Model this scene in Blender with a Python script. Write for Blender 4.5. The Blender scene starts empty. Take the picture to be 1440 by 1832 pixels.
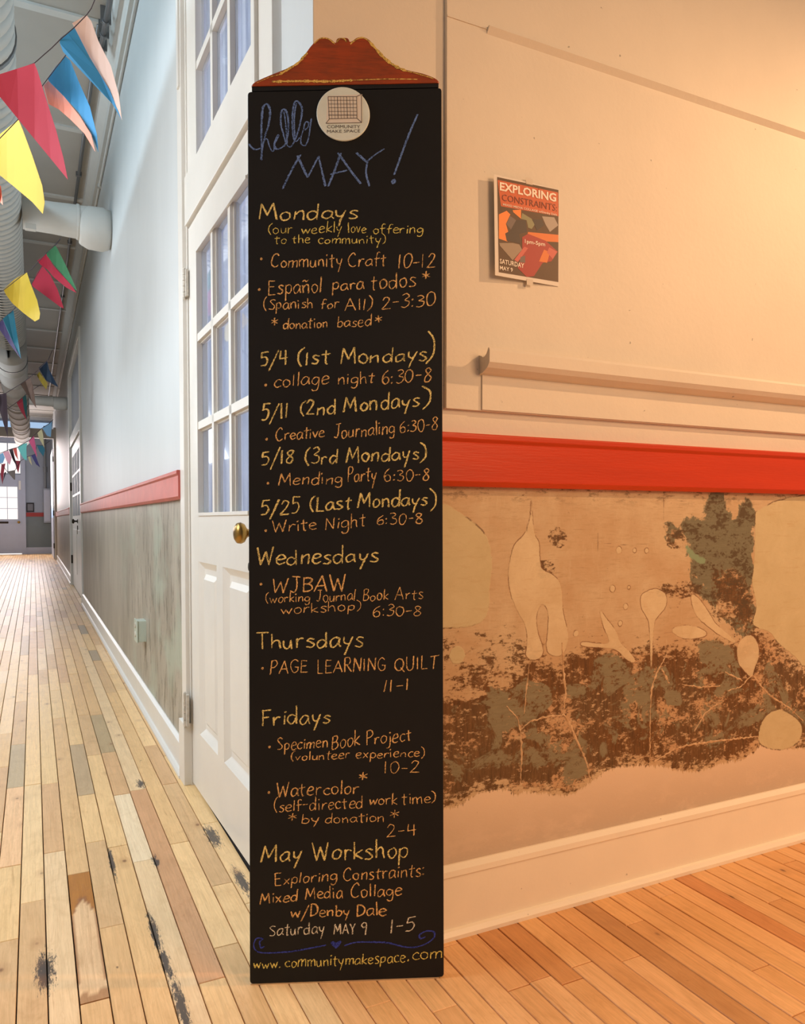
import bpy, bmesh, math, random
import numpy as np
from mathutils import Vector, Matrix
random.seed(7); rng = np.random.RandomState(7)
S = bpy.context.scene; COL = S.collection

# ------------------------------------------------------------------ camera
F = 1350.0; TH = math.radians(26.05); PT = math.radians(-1.8)
PPY = 930 + F*math.tan(-PT)
CP = np.array([-.545, -1.625, 1.04])
RV = np.array([math.cos(TH), -math.sin(TH), 0]); HV = np.array([math.sin(TH), math.cos(TH), 0]); ZV = np.array([0, 0, 1.])
FV = HV*math.cos(PT) + ZV*math.sin(PT); UV = ZV*math.cos(PT) - HV*math.sin(PT)
cd = bpy.data.cameras.new('camera'); cam = bpy.data.objects.new('camera', cd); COL.objects.link(cam)
cd.sensor_fit = 'HORIZONTAL'; cd.sensor_width = 36; cd.lens = F/1440*36
cd.shift_y = (PPY-916)/1440; cd.clip_start = .05; cd.clip_end = 100
M = Matrix([[RV[i], UV[i], -FV[i], CP[i]] for i in range(3)]+[[0, 0, 0, 1]])
cam.matrix_world = M
S.camera = cam

# ------------------------------------------------------------------ world, lights, exposure
S.view_settings.view_transform = 'Standard'; S.view_settings.look = 'None'
S.view_settings.gamma = 1; S.view_settings.exposure = 0.0
S.view_settings.use_curve_mapping = False
W = bpy.data.worlds.new('world'); S.world = W; W.use_nodes = True
bg = W.node_tree.nodes['Background']; bg.inputs[0].default_value = (.92, .88, .86, 1); bg.inputs[1].default_value = .20
def light(name, kind, loc, target, power, color, size=.2, size_y=None, spot=None, blend=.5):
    d = bpy.data.lights.new(name, kind); d.energy = power; d.color = color
    o = bpy.data.objects.new(name, d); COL.objects.link(o); o.location = loc
    v = Vector(target)-Vector(loc); o.rotation_euler = v.to_track_quat('-Z', 'Y').to_euler()
    if kind == 'AREA':
        d.shape = 'RECTANGLE'; d.size = size; d.size_y = size_y or size
    else: d.shadow_soft_size = size
    if kind == 'SPOT': d.spot_size = math.radians(spot); d.spot_blend = blend
    return o
WARM = (1.0, .575, .285); COOL = (.88, .94, 1.0)
light('lobby_lamp', 'SPOT', (3.9, -1.75, 3.2), (1.0, .0, .45), 360, WARM, .05, spot=64, blend=.6)
light('lobby_warm_fill', 'AREA', (1.5, -2.9, 2.3), (.9, -.1, .15), 50, WARM, 1.2)  # added warm fill that evens out the lamp light, no fixture of its own
light('corridor_side_fill_near', 'AREA', (-2.3, .9, 2.3), (-.5, 1.2, .0), 104, COOL, 1.6, 2.2)  # added area light before the solid left wall, in place of unseen windows
light('corridor_side_fill_mid', 'AREA', (-2.3, 4.6, 2.2), (0, 4.2, 1.4), 70, COOL, 1.6, 2.0)  # second added side light, no window is built here
light('corridor_side_fill_far', 'AREA', (-2.3, 10.5, 2.2), (0, 10.5, 1.2), 40, COOL, 1.6, 2)  # third added side light further down, also without a window
light('corridor_end_window', 'AREA', (-1.2, 23.0, 2.4), (-1.1, 17, .2), 110, (1.0, .86, .84), 2.0, 2.0)
light('corridor_ceiling_light', 'AREA', (-1.62, 2.4, 4.02), (-.2, 2.4, 2.6), 32, (.62, .84, 1.0), 2.6, .14)
light('behind_door_fill', 'AREA', (1.6, .9, 2.0), (0, .9, 1.7), 95, (.86, .90, 1.0), 1.6, 2.4)  # added light that brightens the curtains from behind

# ------------------------------------------------------------------ pixel of the photograph -> point on a real plane
def ray(px, py): return FV + (px-720)/F*RV + (PPY-py)/F*UV
def on_x(px, py, x): d = ray(px, py); return CP + (x-CP[0])/d[0]*d
def on_y(px, py, y): d = ray(px, py); return CP + (y-CP[1])/d[1]*d
def on_z(px, py, z): d = ray(px, py); return CP + (z-CP[2])/d[2]*d
def at_depth(px, py, z): return CP + z*ray(px, py)
def proj(p):
    v = np.array(p)-CP; z = v@FV
    return 720+F*(v@RV)/z, PPY-F*(v@UV)/z, z

# ------------------------------------------------------------------ mesh helpers
class MB:
    def __init__(s): s.v = []; s.f = []; s.c = []
    def add(s, vs, fs):
        n = len(s.v); s.v += [tuple(map(float, p)) for p in vs]; s.f += [tuple(n+i for i in f) for f in fs]; return s
    def box(s, x0, x1, y0, y1, z0, z1):
        x0, x1 = min(x0, x1), max(x0, x1); y0, y1 = min(y0, y1), max(y0, y1); z0, z1 = min(z0, z1), max(z0, z1)
        return s.add([(x0,y0,z0),(x1,y0,z0),(x1,y1,z0),(x0,y1,z0),(x0,y0,z1),(x1,y0,z1),(x1,y1,z1),(x0,y1,z1)],
              [(0,3,2,1),(4,5,6,7),(0,1,5,4),(1,2,6,5),(2,3,7,6),(3,0,4,7)])
    def prism(s, ring0, ring1):                          # two matching closed rings
        n = len(ring0)
        s.add(list(ring0)+list(ring1), [tuple(reversed(range(n))), tuple(range(n, 2*n))] + [(i, (i+1) % n, n+(i+1) % n, n+i) for i in range(n)])
        return s
    def ext_x(s, prof, x0, x1): return s.prism([(x0, y, z) for y, z in prof], [(x1, y, z) for y, z in prof])
    def ext_y(s, prof, y0, y1): return s.prism([(x, y0, z) for x, z in prof], [(x, y1, z) for x, z in prof])
    def lathe(s, prof, o, axis, seg=20):                 # prof: (radius, distance along axis)
        a = Vector(axis).normalized(); u = a.orthogonal().normalized(); w = a.cross(u); o = Vector(o)
        vs = []; fs = []; n = len(prof)
        for r, t in prof:
            for k in range(seg):
                q = 2*math.pi*k/seg; vs.append(o+a*t+(u*math.cos(q)+w*math.sin(q))*r)
        for i in range(n-1):
            for k in range(seg): fs.append((i*seg+k, i*seg+(k+1) % seg, (i+1)*seg+(k+1) % seg, (i+1)*seg+k))
        fs.append(tuple(range(seg))[::-1]); fs.append(tuple((n-1)*seg+k for k in range(seg)))
        return s.add(vs, fs)
    def tube(s, pts, r, seg=8):
        pts = [Vector(p) for p in pts]; vs = []; fs = []; up = Vector((0, 0, 1))
        for i, p in enumerate(pts):
            t = (pts[min(i+1, len(pts)-1)]-pts[max(i-1, 0)]).normalized()
            u = t.cross(up); u = u.normalized() if u.length > 1e-3 else Vector((1, 0, 0)); w = t.cross(u)
            for k in range(seg):
                q = 2*math.pi*k/seg; vs.append(p+(u*math.cos(q)+w*math.sin(q))*r)
        for i in range(len(pts)-1):
            for k in range(seg): fs.append((i*seg+k, i*seg+(k+1) % seg, (i+1)*seg+(k+1) % seg, (i+1)*seg+k))
        fs.append(tuple(range(seg))[::-1]); fs.append(tuple((len(pts)-1)*seg+k for k in range(seg)))
        return s.add(vs, fs)
ROOT = {}
def world_of(o): return ROOT.get(o.name, Vector((0, 0, 0)))
def obj(name, mb, m, parent=None, smooth=False, bevel=0, origin=None, shear=None):
    vs = mb.v
    if shear: vs = [shear(p) for p in vs]
    o0 = world_of(parent) if parent else Vector(origin or (0, 0, 0))
    me = bpy.data.meshes.new(name)
    me.from_pydata([(p[0]-o0.x, p[1]-o0.y, p[2]-o0.z) for p in vs], [], mb.f)
    if m: me.materials.append(m)
    bm = bmesh.new(); bm.from_mesh(me); bmesh.ops.recalc_face_normals(bm, faces=bm.faces)
    if bevel: bmesh.ops.bevel(bm, geom=list(bm.edges), offset=bevel, segments=2, affect='EDGES', profile=.6, clamp_overlap=True)
    for f in bm.faces: f.smooth = smooth
    bm.to_mesh(me); bm.free()
    o = bpy.data.objects.new(name, me); COL.objects.link(o)
    if parent: o.parent = parent
    else: o.location = o0
    ROOT[o.name] = o0
    return o
def thing(name, label, cat, loc, group=None, kind=None):
    o = bpy.data.objects.new(name, None); COL.objects.link(o); o.location = loc; ROOT[o.name] = Vector(loc)
    return tag(o, label, cat, group, kind)
def tag(o, label=None, cat=None, group=None, kind=None):
    if label: o['label'] = label
    if cat: o['category'] = cat
    if group: o['group'] = group
    if kind: o['kind'] = kind
    return o

# ------------------------------------------------------------------ materials
def lin(c): return tuple(((v/255)/12.92 if v/255 <= .04045 else ((v/255+.055)/1.055)**2.4) for v in c)
class NT:
    def __init__(s, name):
        s.m = bpy.data.materials.new(name); s.m.use_nodes = True; s.t = s.m.node_tree; s.b = s.t.nodes['Principled BSDF']
    def n(s, typ, ins=None, **kw):
        x = s.t.nodes.new(typ)
        for k, v in kw.items(): setattr(x, k, v)
        for k, v in (ins or {}).items(): s.set(x.inputs[k], v)
        return x
    def set(s, inp, v):
        if isinstance(v, bpy.types.NodeSocket): s.t.links.new(v, inp)
        else:
            if inp.type == 'RGBA' and len(v) == 3: v = (*v, 1)
            inp.default_value = v
    def pos(s, obj_space=True):
        return s.n('ShaderNodeTexCoord').outputs['Object'] if obj_space else s.n('ShaderNodeNewGeometry').outputs['Position']
    def scale(s, vec, sc): return s.n('ShaderNodeVectorMath', {0: vec, 1: sc}, operation='MULTIPLY').outputs[0]
    def noise(s, vec, scale, detail=4, rough=.55, dist=0): return s.n('ShaderNodeTexNoise', {'Vector': vec, 'Scale': scale, 'Detail': detail, 'Roughness': rough, 'Distortion': dist}).outputs['Fac']
    def math(s, op, a, b=None, c=None, clamp=False):
        x = s.n('ShaderNodeMath', operation=op, use_clamp=clamp); s.set(x.inputs[0], a)
        if b is not None: s.set(x.inputs[1], b)
        if c is not None: s.set(x.inputs[2], c)
        return x.outputs[0]
    def mr(s, v, a, b, c=0., d=1.): return s.n('ShaderNodeMapRange', {'Value': v, 'From Min': a, 'From Max': b, 'To Min': c, 'To Max': d}).outputs[0]
    def mix(s, f, a, b, mode='MIX'):
        x = s.n('ShaderNodeMix', data_type='RGBA', blend_type=mode); s.set(x.inputs[0], f); s.set(x.inputs[6], a); s.set(x.inputs[7], b); return x.outputs[2]
    def attr(s, name): return s.n('ShaderNodeAttribute', attribute_name=name)
    def bump(s, h, strength=.3, dist=.002):
        s.set(s.b.inputs['Normal'], s.n('ShaderNodeBump', {'Height': h, 'Strength': strength, 'Distance': dist}).outputs[0])
    def base(s, c, rough=.5, metal=0, spec=.5):
        s.set(s.b.inputs['Base Color'], c); s.set(s.b.inputs['Roughness'], rough); s.b.inputs['Metallic'].default_value = metal
        s.b.inputs['Specular IOR Level'].default_value = spec; return s
def paint(name, c, rough=.5, vary=.06, bump=.15, scale=6, specks=0, spec=.4, stretch=(1, 1, 1)):
    t = NT(name); p = t.scale(t.pos(False), stretch); c = lin(c)
    n1 = t.noise(p, scale, 5)
    colr = t.mix(t.mr(n1, .3, .7), tuple(v*(1-vary) for v in c), tuple(min(1, v*(1+vary)) for v in c))
    if specks:
        n2 = t.noise(p, 45, 2); colr = t.mix(t.mr(n2, .76, .79, 0, specks), colr, tuple(v*.35 for v in c))
    t.base(colr, rough, 0, spec)
    if bump: t.bump(t.noise(p, scale*12, 4), bump, .002)
    return t.m
def plain(name, c, rough=.5, metal=0, spec=.5): return NT(name).base(lin(c), rough, metal, spec).m
MT = dict(
    wall=paint('corridor_wall_paint', (204, 208, 208), .45, .03, .2, 4, stretch=(1, 1, .4)),
    cream=paint('cream_wall_paint', (232, 222, 205), .55, .025, .3, 5, specks=.75),
    white=paint('white_gloss_paint', (226, 224, 218), .32, .02, .12, 8),
    cream_base=paint('cream_baseboard_paint', (250, 238, 216), .3, .02, .12, 8, specks=.5),
    white2=paint('white_base_paint', (228, 224, 216), .3, .02, .12, 8),
    red=paint('orange_red_rail_paint', (206, 64, 20), .35, .06, .25, 5, stretch=(.3, 1, 4)),
    pink=paint('faded_red_rail_paint', (190, 92, 82), .4, .10, .3, 9),
    brass=plain('aged_brass', (165, 130, 70), .28, 1), dark=plain('dark_metal', (60, 52, 44), .5, .8),
    hinge=paint('painted_hinge', (205, 198, 186), .4, .2, .5, 60),
    black=paint('chalkboard_black', (27, 27, 28), .62, .15, .1, 4, spec=.25), black_edge=plain('black_edge_paint', (14, 12, 12), .5),
    pane_curtain=paint('pale_curtain', (216, 220, 232), .9, .05, 0, 3, stretch=(1, 20, 1)),
    ceil=paint('ceiling_panel_paint', (178, 174, 166), .7, .05, .1, 2), batten=paint('ceiling_batten_paint', (205, 205, 200), .6, .03, 0),
    duct=paint('duct_paint', (205, 203, 197), .85, .05, .15, 3), conduit=plain('grey_conduit', (120, 122, 124), .4, .6),
    endwall=paint('blue_grey_paint', (150, 160, 175), .5, .03, .1), endlow=paint('slate_green_paint', (112, 124, 130), .5, .03, .1),
    enddoor=paint('pale_blue_door_paint', (178, 186, 205), .4, .02, 0), endred=plain('maroon_rail_paint', (150, 52, 50), .5),
    paper=plain('white_paper', (232, 224, 212), .6), string=plain('dark_string', (70, 60, 66), .8),
    floor_base=plain('dark_subfloor', (30, 18, 10), .9), green=plain('weathered_white_plastic', (190, 200, 186), .35),
    tape=plain('clear_tape', (226, 214, 196), .2),
)
g = NT('window_glass'); g.base((.9, .95, 1), .03); g.b.inputs['Transmission Weight'].default_value = 1; g.b.inputs['IOR'].default_value = 1.45; MT['glass'] = g.m
g = NT('sheer_curtain'); c_ = lin((222, 226, 238)); p = g.pos(False); nz_ = g.noise(g.scale(p, (1, 26, .3)), 1.2, 2)
cf = g.mix(g.mr(nz_, .35, .65), lin((188, 194, 212)), lin((236, 238, 244))); g.base(cf, .9, 0, .1)
tl = g.n('ShaderNodeBsdfTranslucent', {'Color': cf}); mx = g.n('ShaderNodeMixShader', {0: .55, 1: g.b.outputs[0], 2: tl.outputs[0]})
g.t.links.new(mx.outputs[0], g.t.nodes['Material Output'].inputs[0]); MT['sheer'] = g.m
g = NT('daylit_window'); g.base((.02, .02, .02), .4); g.set(g.b.inputs['Emission Color'], lin((255, 246, 242))); g.b.inputs['Emission Strength'].default_value = 1.1; MT['daylit'] = g.m
g = NT('daylit_blue_window'); g.base((.02, .02, .02), .4); g.set(g.b.inputs['Emission Color'], lin((175, 205, 240))); g.b.inputs['Emission Strength'].default_value = .9; MT['dayblue'] = g.m

# worn plaster of the corridor dado
g = NT('worn_corridor_plaster'); p = g.pos(False)
ps = g.scale(p, (1, 1.2, .35)); a = g.noise(ps, 3.2, 6, .6, .4); b = g.noise(g.scale(p, (1, 2.5, .8)), 7, 8, .72, .6); c3 = g.noise(g.scale(p, (1, 1, 1.5)), 2, 3)
near = g.mr(g.n('ShaderNodeSeparateXYZ', {0: p}).outputs['Y'], 4.5, 2.2)
cc = g.mix(g.mr(a, .35, .65), lin((150, 143, 128)), lin((178, 170, 155)))
cc = g.mix(g.math('MULTIPLY', g.mr(b, .52, .60, 0, .85), near), cc, lin((108, 102, 88)))
cc = g.mix(g.math('MULTIPLY', g.mr(c3, .52, .66, 0, .7), near), cc, lin((172, 182, 165)))
g.base(cc, .42, 0, .5); g.bump(b, .3, .003); MT['dado'] = g.m

# old floorboards: per-board colour from the mesh attribute 'tone', grain along Y
g = NT('old_floorboards'); at = g.attr('tone'); p = g.pos(False)
off = g.n('ShaderNodeCombineXYZ', {0: g.math('MULTIPLY', at.outputs['Alpha'], 37.), 1: g.math('MULTIPLY', at.outputs['Alpha'], 91.)}).outputs[0]
q = g.n('ShaderNodeVectorMath', {0: p, 1: off}, operation='ADD').outputs[0]
gr = g.noise(g.scale(q, (55, 2.2, 1)), 2.2, 6, .62, 1.2); g2 = g.noise(g.scale(q, (14, 1.6, 1)), 1.6, 3, .5, 2.0)
ring = g.math('SINE', g.math('MULTIPLY', g2, 60.))
cc = g.mix(g.mr(gr, .32, .68), g.mix(1., at.outputs['Color'], (.88, .85, .80), 'MULTIPLY'), g.mix(1., at.outputs['Color'], (1.07, 1.06, 1.05), 'MULTIPLY'))
cc = g.mix(g.mr(ring, .2, 1, 0, .16), cc, g.mix(1., cc, (.75, .62, .5), 'MULTIPLY'))
big = g.noise(g.scale(q, (3, 2.0, 1)), 1.7, 4, .6)
cc = g.mix(g.mr(big, .56, .72, 0, .45), cc, g.mix(1., cc, (.74, .70, .66), 'MULTIPLY'))
kn = g.noise(g.scale(q, (16, 9, 1)), 1.9, 2, .5); cc = g.mix(g.mr(kn, .765, .80, 0, .85), cc, lin((70, 42, 26)))
st = g.noise(g.scale(q, (26, 3.0, 1)), 1.0, 7, .8); cc = g.mix(g.mr(st, .70, .74, 0, .75), cc, lin((78, 74, 74)))
# a few blue-black blots of old paint and rot at their own places on the boards
for bx, by, sx, sy in [(-.535, .27, .022, .085), (-.345, .80, .008, .12), (-.285, .33, .011, .11), (-.280, .18, .010, .08), (-.275, .0, .012, .13), (-.030, .85, .020, .095), (-.020, .50, .016, .09), (-.180, 1.47, .016, .05), (-.225, .74, .010, .05)]:
    d = g.n('ShaderNodeVectorMath', {0: p, 1: (bx, by, 0)}, operation='SUBTRACT').outputs[0]
    d = g.scale(d, (1/sx, 1/sy, 0)); d = g.n('ShaderNodeVectorMath', {0: d}, operation='LENGTH').outputs['Value']
    f = g.math('ADD', d, g.mr(g.noise(g.scale(p, (90, 14, 1)), 1.9, 7, .85), .3, .7, -1.0, 1.0))
    cc = g.mix(g.mr(f, .95, .75, 0, .92), cc, lin((44, 44, 50)))
iso = g.noise(g.scale(q, (9, 5, 1)), 1.3, 5, .65, 1.5); cc = g.mix(g.mr(iso, .5, .75, 0, .5), cc, g.mix(1., cc, (.80, .72, .62), 'MULTIPLY')); cc = g.mix(g.mr(iso, .45, .25, 0, .5), cc, g.mix(1., cc, (1.10, 1.09, 1.08), 'MULTIPLY'))
dk = g.noise(g.scale(q, (40, 1.8, 1)), 1.5, 4, .7, .6); cc = g.mix(g.mr(dk, .62, .72, 0, .6), cc, g.mix(1., cc, (.62, .50, .40), 'MULTIPLY'))
vo = g.n('ShaderNodeTexVoronoi', {'Vector': g.scale(q, (13, 8, 0)), 'Scale': 1.0}); vr = g.n('ShaderNodeSeparateColor', {0: vo.outputs['Color']}).outputs[0]
cc = g.mix(g.math('MULTIPLY', g.mr(vo.outputs['Distance'], .10, .05), g.mr(vr, .62, .64, 0, .8)), cc, lin((84, 54, 34)))
cc = g.mix(g.math('MULTIPLY', g.mr(vo.outputs['Distance'], .32, .05), g.mr(vr, .62, .64, 0, .35)), cc, lin((140, 92, 56)))
rg = g.mr(gr, .3, .7, .30, .42)
cc = g.mix(1., cc, (1.30, 1.27, 1.20), 'MULTIPLY'); g.base(cc, rg, 0, .45); g.bump(gr, .12, .001); MT['floor'] = g.m

# distressed plaster of the lobby dado: painted layers whose outlines come from mesh attributes
g = NT('distressed_plaster'); p = g.pos(False)
def A(n): return g.attr(n).outputs['Fac']
nf = g.noise(g.scale(p, (1, 1, 1.6)), 55, 6, .75); nh = g.noise(g.scale(p, (.5, 1, 3.2)), 34, 7, .8); nm = g.noise(p, 9, 6, .7, .6); nv = g.noise(g.scale(p, (3, 1, .5)), 30, 5, .75)
def edge(val, noise, amp, soft=.006):                  # signed distance (m, inside positive) + noise -> mask
    return g.mr(g.math('ADD', val, g.math('MULTIPLY', g.math('SUBTRACT', noise, .5), amp)), -soft, soft)
def outline(attrv, off, w, dens):                     # broken thin dark rim along an outline
    r_ = g.mr(g.math('ABSOLUTE', g.math('ADD', g.math('ADD', attrv, off), g.math('MULTIPLY', g.math('SUBTRACT', nf, .5), .006))), w, w*2.2, 1, 0)
    return g.math('MULTIPLY', r_, g.mr(nm, dens, dens+.06, 0, .75))
big = g.noise(g.scale(p, (1, 1, 1.3)), 3.2, 4, .6)
tan = g.mix(g.mr(nm, .3, .7), lin((222, 184, 142)), lin((240, 208, 166)))
tan = g.mix(g.mr(big, .42, .62, 0, .7), tan, lin((216, 170, 124)))
tan = g.mix(g.mr(nh, .50, .70, 0, .5), tan, lin((196, 154, 110)))
tan = g.mix(g.mr(nv, .56, .70, 0, .5), tan, lin((236, 206, 166)))
scr = g.noise(g.scale(p, (.25, 1, 9)), 30, 4, .8); tan = g.mix(g.mr(scr, .63, .67, 0, .55), tan, lin((140, 100, 68)))
tan = g.mix(g.mr(g.noise(p, 26, 5, .8), .66, .69, 0, .7), tan, lin((128, 92, 60)))
cc = tan
khaki = g.mix(g.mr(nm, .3, .7), lin((202, 184, 142)), lin((214, 198, 158)))
khaki = g.mix(g.mr(g.noise(g.scale(p, (.5, 1, 3)), 20, 5, .7), .55, .7, 0, .35), khaki, lin((186, 152, 104)))
grn = g.mix(g.mr(nh, .3, .7), lin((128, 118, 92)), lin((150, 140, 112)))
drk = g.mix(g.mr(nv, .3, .7), lin((84, 62, 38)), lin((130, 98, 64)))
hv = g.math('ADD', g.math('MULTIPLY', g.noise(g.scale(p, (.75, 1, 1.5)), 26, 9, .82), .45), g.math('ADD', g.math('MULTIPLY', nf, .22), g.math('ADD', g.math('MULTIPLY', nm, .22), g.math('MULTIPLY', nh, .11))))
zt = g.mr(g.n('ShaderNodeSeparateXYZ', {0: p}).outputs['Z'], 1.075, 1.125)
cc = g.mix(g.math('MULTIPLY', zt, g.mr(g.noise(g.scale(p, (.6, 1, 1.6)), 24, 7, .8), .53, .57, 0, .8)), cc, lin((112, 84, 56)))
cc = g.mix(edge(A('green'), nm, .16, .003), cc, grn)
cc = g.mix(1., cc, (.80, .86, .90), 'MULTIPLY')
dk_in = g.math('MINIMUM', A('dark'), .030)
dmask = edge(dk_in, hv, .62, .008)
cc = g.mix(dmask, cc, g.mix(g.mr(big, .45, .6), drk, g.mix(1., drk, (1.0, .84, .66), 'MULTIPLY')))
pk_ = g.noise(g.scale(p, (1, 1, 1.5)), 7.5, 6, .75)
cc = g.mix(g.math('MULTIPLY', g.math('MULTIPLY', edge(A('dark'), nm, .05), g.mr(pk_, .53, .57)), g.mr(nf, .44, .50, 0, .9)), cc, lin((206, 168, 128)))
cc = g.mix(g.math('MULTIPLY', edge(A('greenover'), nm, .14, .003), g.mr(hv, .56, .53)), cc, grn)
cc = g.mix(g.math('MULTIPLY', edge(A('green'), nm, .06), g.mr(hv, .505, .52, 0, .92)), cc, lin((92, 74, 50)))
cc = g.mix(edge(A('teal'), nf, .03, .002), cc, lin((140, 160, 128)))
lw = g.mix(g.mr(g.n('ShaderNodeSeparateXYZ', {0: p}).outputs['Z'], .18, .36), lin((206, 184, 160)), lin((238, 212, 182)))
lw = g.mix(g.mr(g.noise(g.scale(p, (1, 1, 2)), 6, 6, .7), .5, .62, 0, .5), lw, lin((228, 204, 178)))
cc = g.mix(edge(A('low'), nv, .05, .002), cc, lw)
km = edge(A('khaki'), nf, .012, .0015); cc = g.mix(km, cc, khaki)
cc = g.mix(outline(A('khaki'), 0., .0012, .50), cc, lin((104, 70, 44)))
pm = edge(A('patch'), nf, .009, .0012)
pc_ = g.mix(g.mr(nm, .35, .65), lin((214, 190, 150)), lin((228, 208, 170))); pc_ = g.mix(g.mr(nh, .55, .68, 0, .4), pc_, lin((198, 156, 110)))
cc = g.mix(g.math('MULTIPLY', pm, .85), cc, pc_)
cc = g.mix(outline(A('patch'), .0012, .0008, .46), cc, lin((130, 88, 56)))
cc = g.mix(edge(A('line'), nf, .004, .0008), cc, lin((96, 62, 40)))
g.base(cc, .6, 0, .3)
h = g.math('ADD', g.math('ADD', g.math('MULTIPLY', pm, 1.), g.math('MULTIPLY', km, .8)), g.math('MULTIPLY', nf, .6))
g.bump(h, .5, .0015); MT['plaster'] = g.m
vn = NT('plaster_vein'); p2 = vn.pos(False); vn.base(vn.mix(vn.mr(vn.noise(p2, 60, 4), .35, .6), lin((186, 146, 104)), lin((220, 188, 148))), .7); MT['vein'] = vn.m
def chalk(name, c):
    g = NT(name); p = g.pos(True)
    n1 = g.noise(g.scale(p, (1, 1, 1)), 420, 3, .7); n2 = g.noise(p, 60, 3)
    f = g.mr(g.math('ADD', n1, g.math('MULTIPLY', n2, .35)), .56, .70)
    c = lin(c); g.base(g.mix(f, tuple(v*.22 for v in c), c), .95, 0, .1); return g.m
CH = dict(y=chalk('yellow_chalk', (255, 232, 150)), p=chalk('pale_yellow_chalk', (250, 230, 128)), o=chalk('orange_chalk', (255, 204, 134)), b=chalk('blue_chalk', (116, 146, 206)),
          v=chalk('violet_blue_chalk', (72, 84, 188)), w=chalk('white_chalk', (245, 236, 214)), g=chalk('gold_chalk', (240, 200, 110)))

# ------------------------------------------------------------------ floor, board by board
fl = tag(obj('floor', MB().box(-2.4, 3.6, -3.2, 24.1, -.06, -.012), MT['floor_base']), 'long narrow reclaimed maple strip floor running down the corridor', None, kind='structure')
P = .0608; X0 = -.4094
BASES = [(216, 188, 146), (212, 182, 136), (220, 190, 150), (202, 168, 124), (212, 180, 134), (196, 164, 124), (220, 188, 142), (208, 174, 128), (212, 186, 150), (196, 160, 120)]
def pf(x, y): q = on_z(x/3.13, 1380+y/3.13, 0); return q[0], q[1]
def pg(x, y): q = on_z(x/3.13, 1000+y/3.13, 0); return q[0], q[1]
def pr_(x, y): q = on_z(780+x/2.182, 1450+y/2.182, 0); return q[0], q[1]
cuts = {}
for q in [pf(60,530), pf(65,93), pf(175,75), pf(270,70), pf(300,452), pf(435,572), pf(515,1290), pf(475,132), pf(672,130), pf(765,105), pf(800,500), pf(998,400), pf(945,70), pf(1165,290), pf(1185,1170),
          pg(100,800), pg(170,650), pg(65,620), pg(235,702), pg(315,893), pg(345,695), pg(420,1040), pg(455,875), pg(520,875), pg(595,1085), pg(575,790), pg(605,750), pg(660,738), pg(820,1048), pg(520,570), pg(410,465), pg(85,1040),
          pr_(335,687), pr_(570,600), pr_(755,578), pr_(1260,615), pr_(5,782), pr_(1400,800)]:
    cuts.setdefault(math.floor((q[0]-X0)/P), []).append(q[1])
over = []
for q, c in [(pf(480,1000), 'amber'), (pf(960,600), (190, 148, 112)), (pf(1060,900), (190, 148, 112)), (pg(80,1150), (172, 154, 124)), (pg(565,1000), (168, 148, 116)), (pg(525,545), (156, 140, 118)), (pg(470,400), (150, 136, 114)), (pf(740,300), (216, 198, 170)), (pf(1190,380), (214, 184, 140)),
             (pf(60,300), (216, 178, 138)), (pr_(500,640), (190, 138, 88)), (pr_(320,560), (192, 140, 90)), (pr_(700,420), (188, 146, 100)), (pr_(1250,400), (196, 140, 92)), (pr_(900,620), (184, 138, 92))]:
    over.append((math.floor((q[0]-X0)/P), q[1], c))
planks = []
for k in range(math.floor((-2.35-X0)/P), math.ceil((3.5-X0)/P)):
    xa = X0+k*P; right = xa > -.005
    y0, y1 = (-3.0, .02) if right else (-3.0, 24.0)
    cs = sorted(set(cuts.get(k, [])))
    ys = []; y = (cs[0] if cs else rng.uniform(-.5, .3))
    a = y
    while a > y0: ys.append(a); a -= rng.uniform(.7, 1.9) if right else rng.uniform(.35, 1.1)
    for c in cs[1:]:
        if c-max(ys) > .10: ys.append(c)
    a = max(ys)+rng.uniform(.35, 1.2)
    while a < y1-.1: ys.append(a); a += rng.uniform(.3, 1.15)
    ys = [y0]+sorted(v for v in ys if y0+.1 < v < y1-.05)+[y1]
    for a, b in zip(ys[:-1], ys[1:]):
        if right and a > -.02: continue
        col = BASES[rng.randint(len(BASES))]
        if rng.rand() < .035: col = (172, 150, 120)
        if right: col = tuple(int(.5*v+.5*w) for v, w in zip(col, (214, 156, 98)))  # lamp's warm tint put into the lobby board colour
        for kk, yy, c in over:
            if kk == k and a <= yy <= b: col = c
        ar = 0
        for yy in np.linspace(max(a, -1.0), max(b, -1.0), 5):
            u, v, z = proj((xa+P/2, yy, 0))
            if z > .3 and -20 < u < 1460 and 900 < v < 1850: ar = max(ar, (b-a)/z**3)
        planks.append([ar, xa, a, b, col, rng.rand(), rng.uniform(-.0006, .0006)])
planks.sort(key=lambda t: -t[0])
def plank_geo(xa, a, b, dz, nseg):
    vs = []; fs = []; g_ = .0013; xb = xa+P; c = .0012
    ysr = [a+g_]+[a+g_+c+(b-a-2*g_-2*c)*i/nseg for i in range(nseg+1)]+[b-g_]
    for i, y in enumerate(ysr):
        end = i in (0, len(ysr)-1)
        zt = dz-(.0014 if end else 0); ins = 0 if end else c
        vs += [(xa+g_, y, -.012), (xa+g_, y, dz-.0014), (xa+g_+ins, y, zt), (xb-g_-ins, y, zt), (xb-g_, y, dz-.0014), (xb-g_, y, -.012)]
    for i in range(len(ysr)-1):
        for j in range(5): fs.append((i*6+j, i*6+j+1, i*6+6+j+1, i*6+6+j))
    n = (len(ysr)-1)*6; fs += [(0, 5, 4, 3, 2, 1), tuple(n+j for j in range(6))]
    return vs, fs
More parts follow.
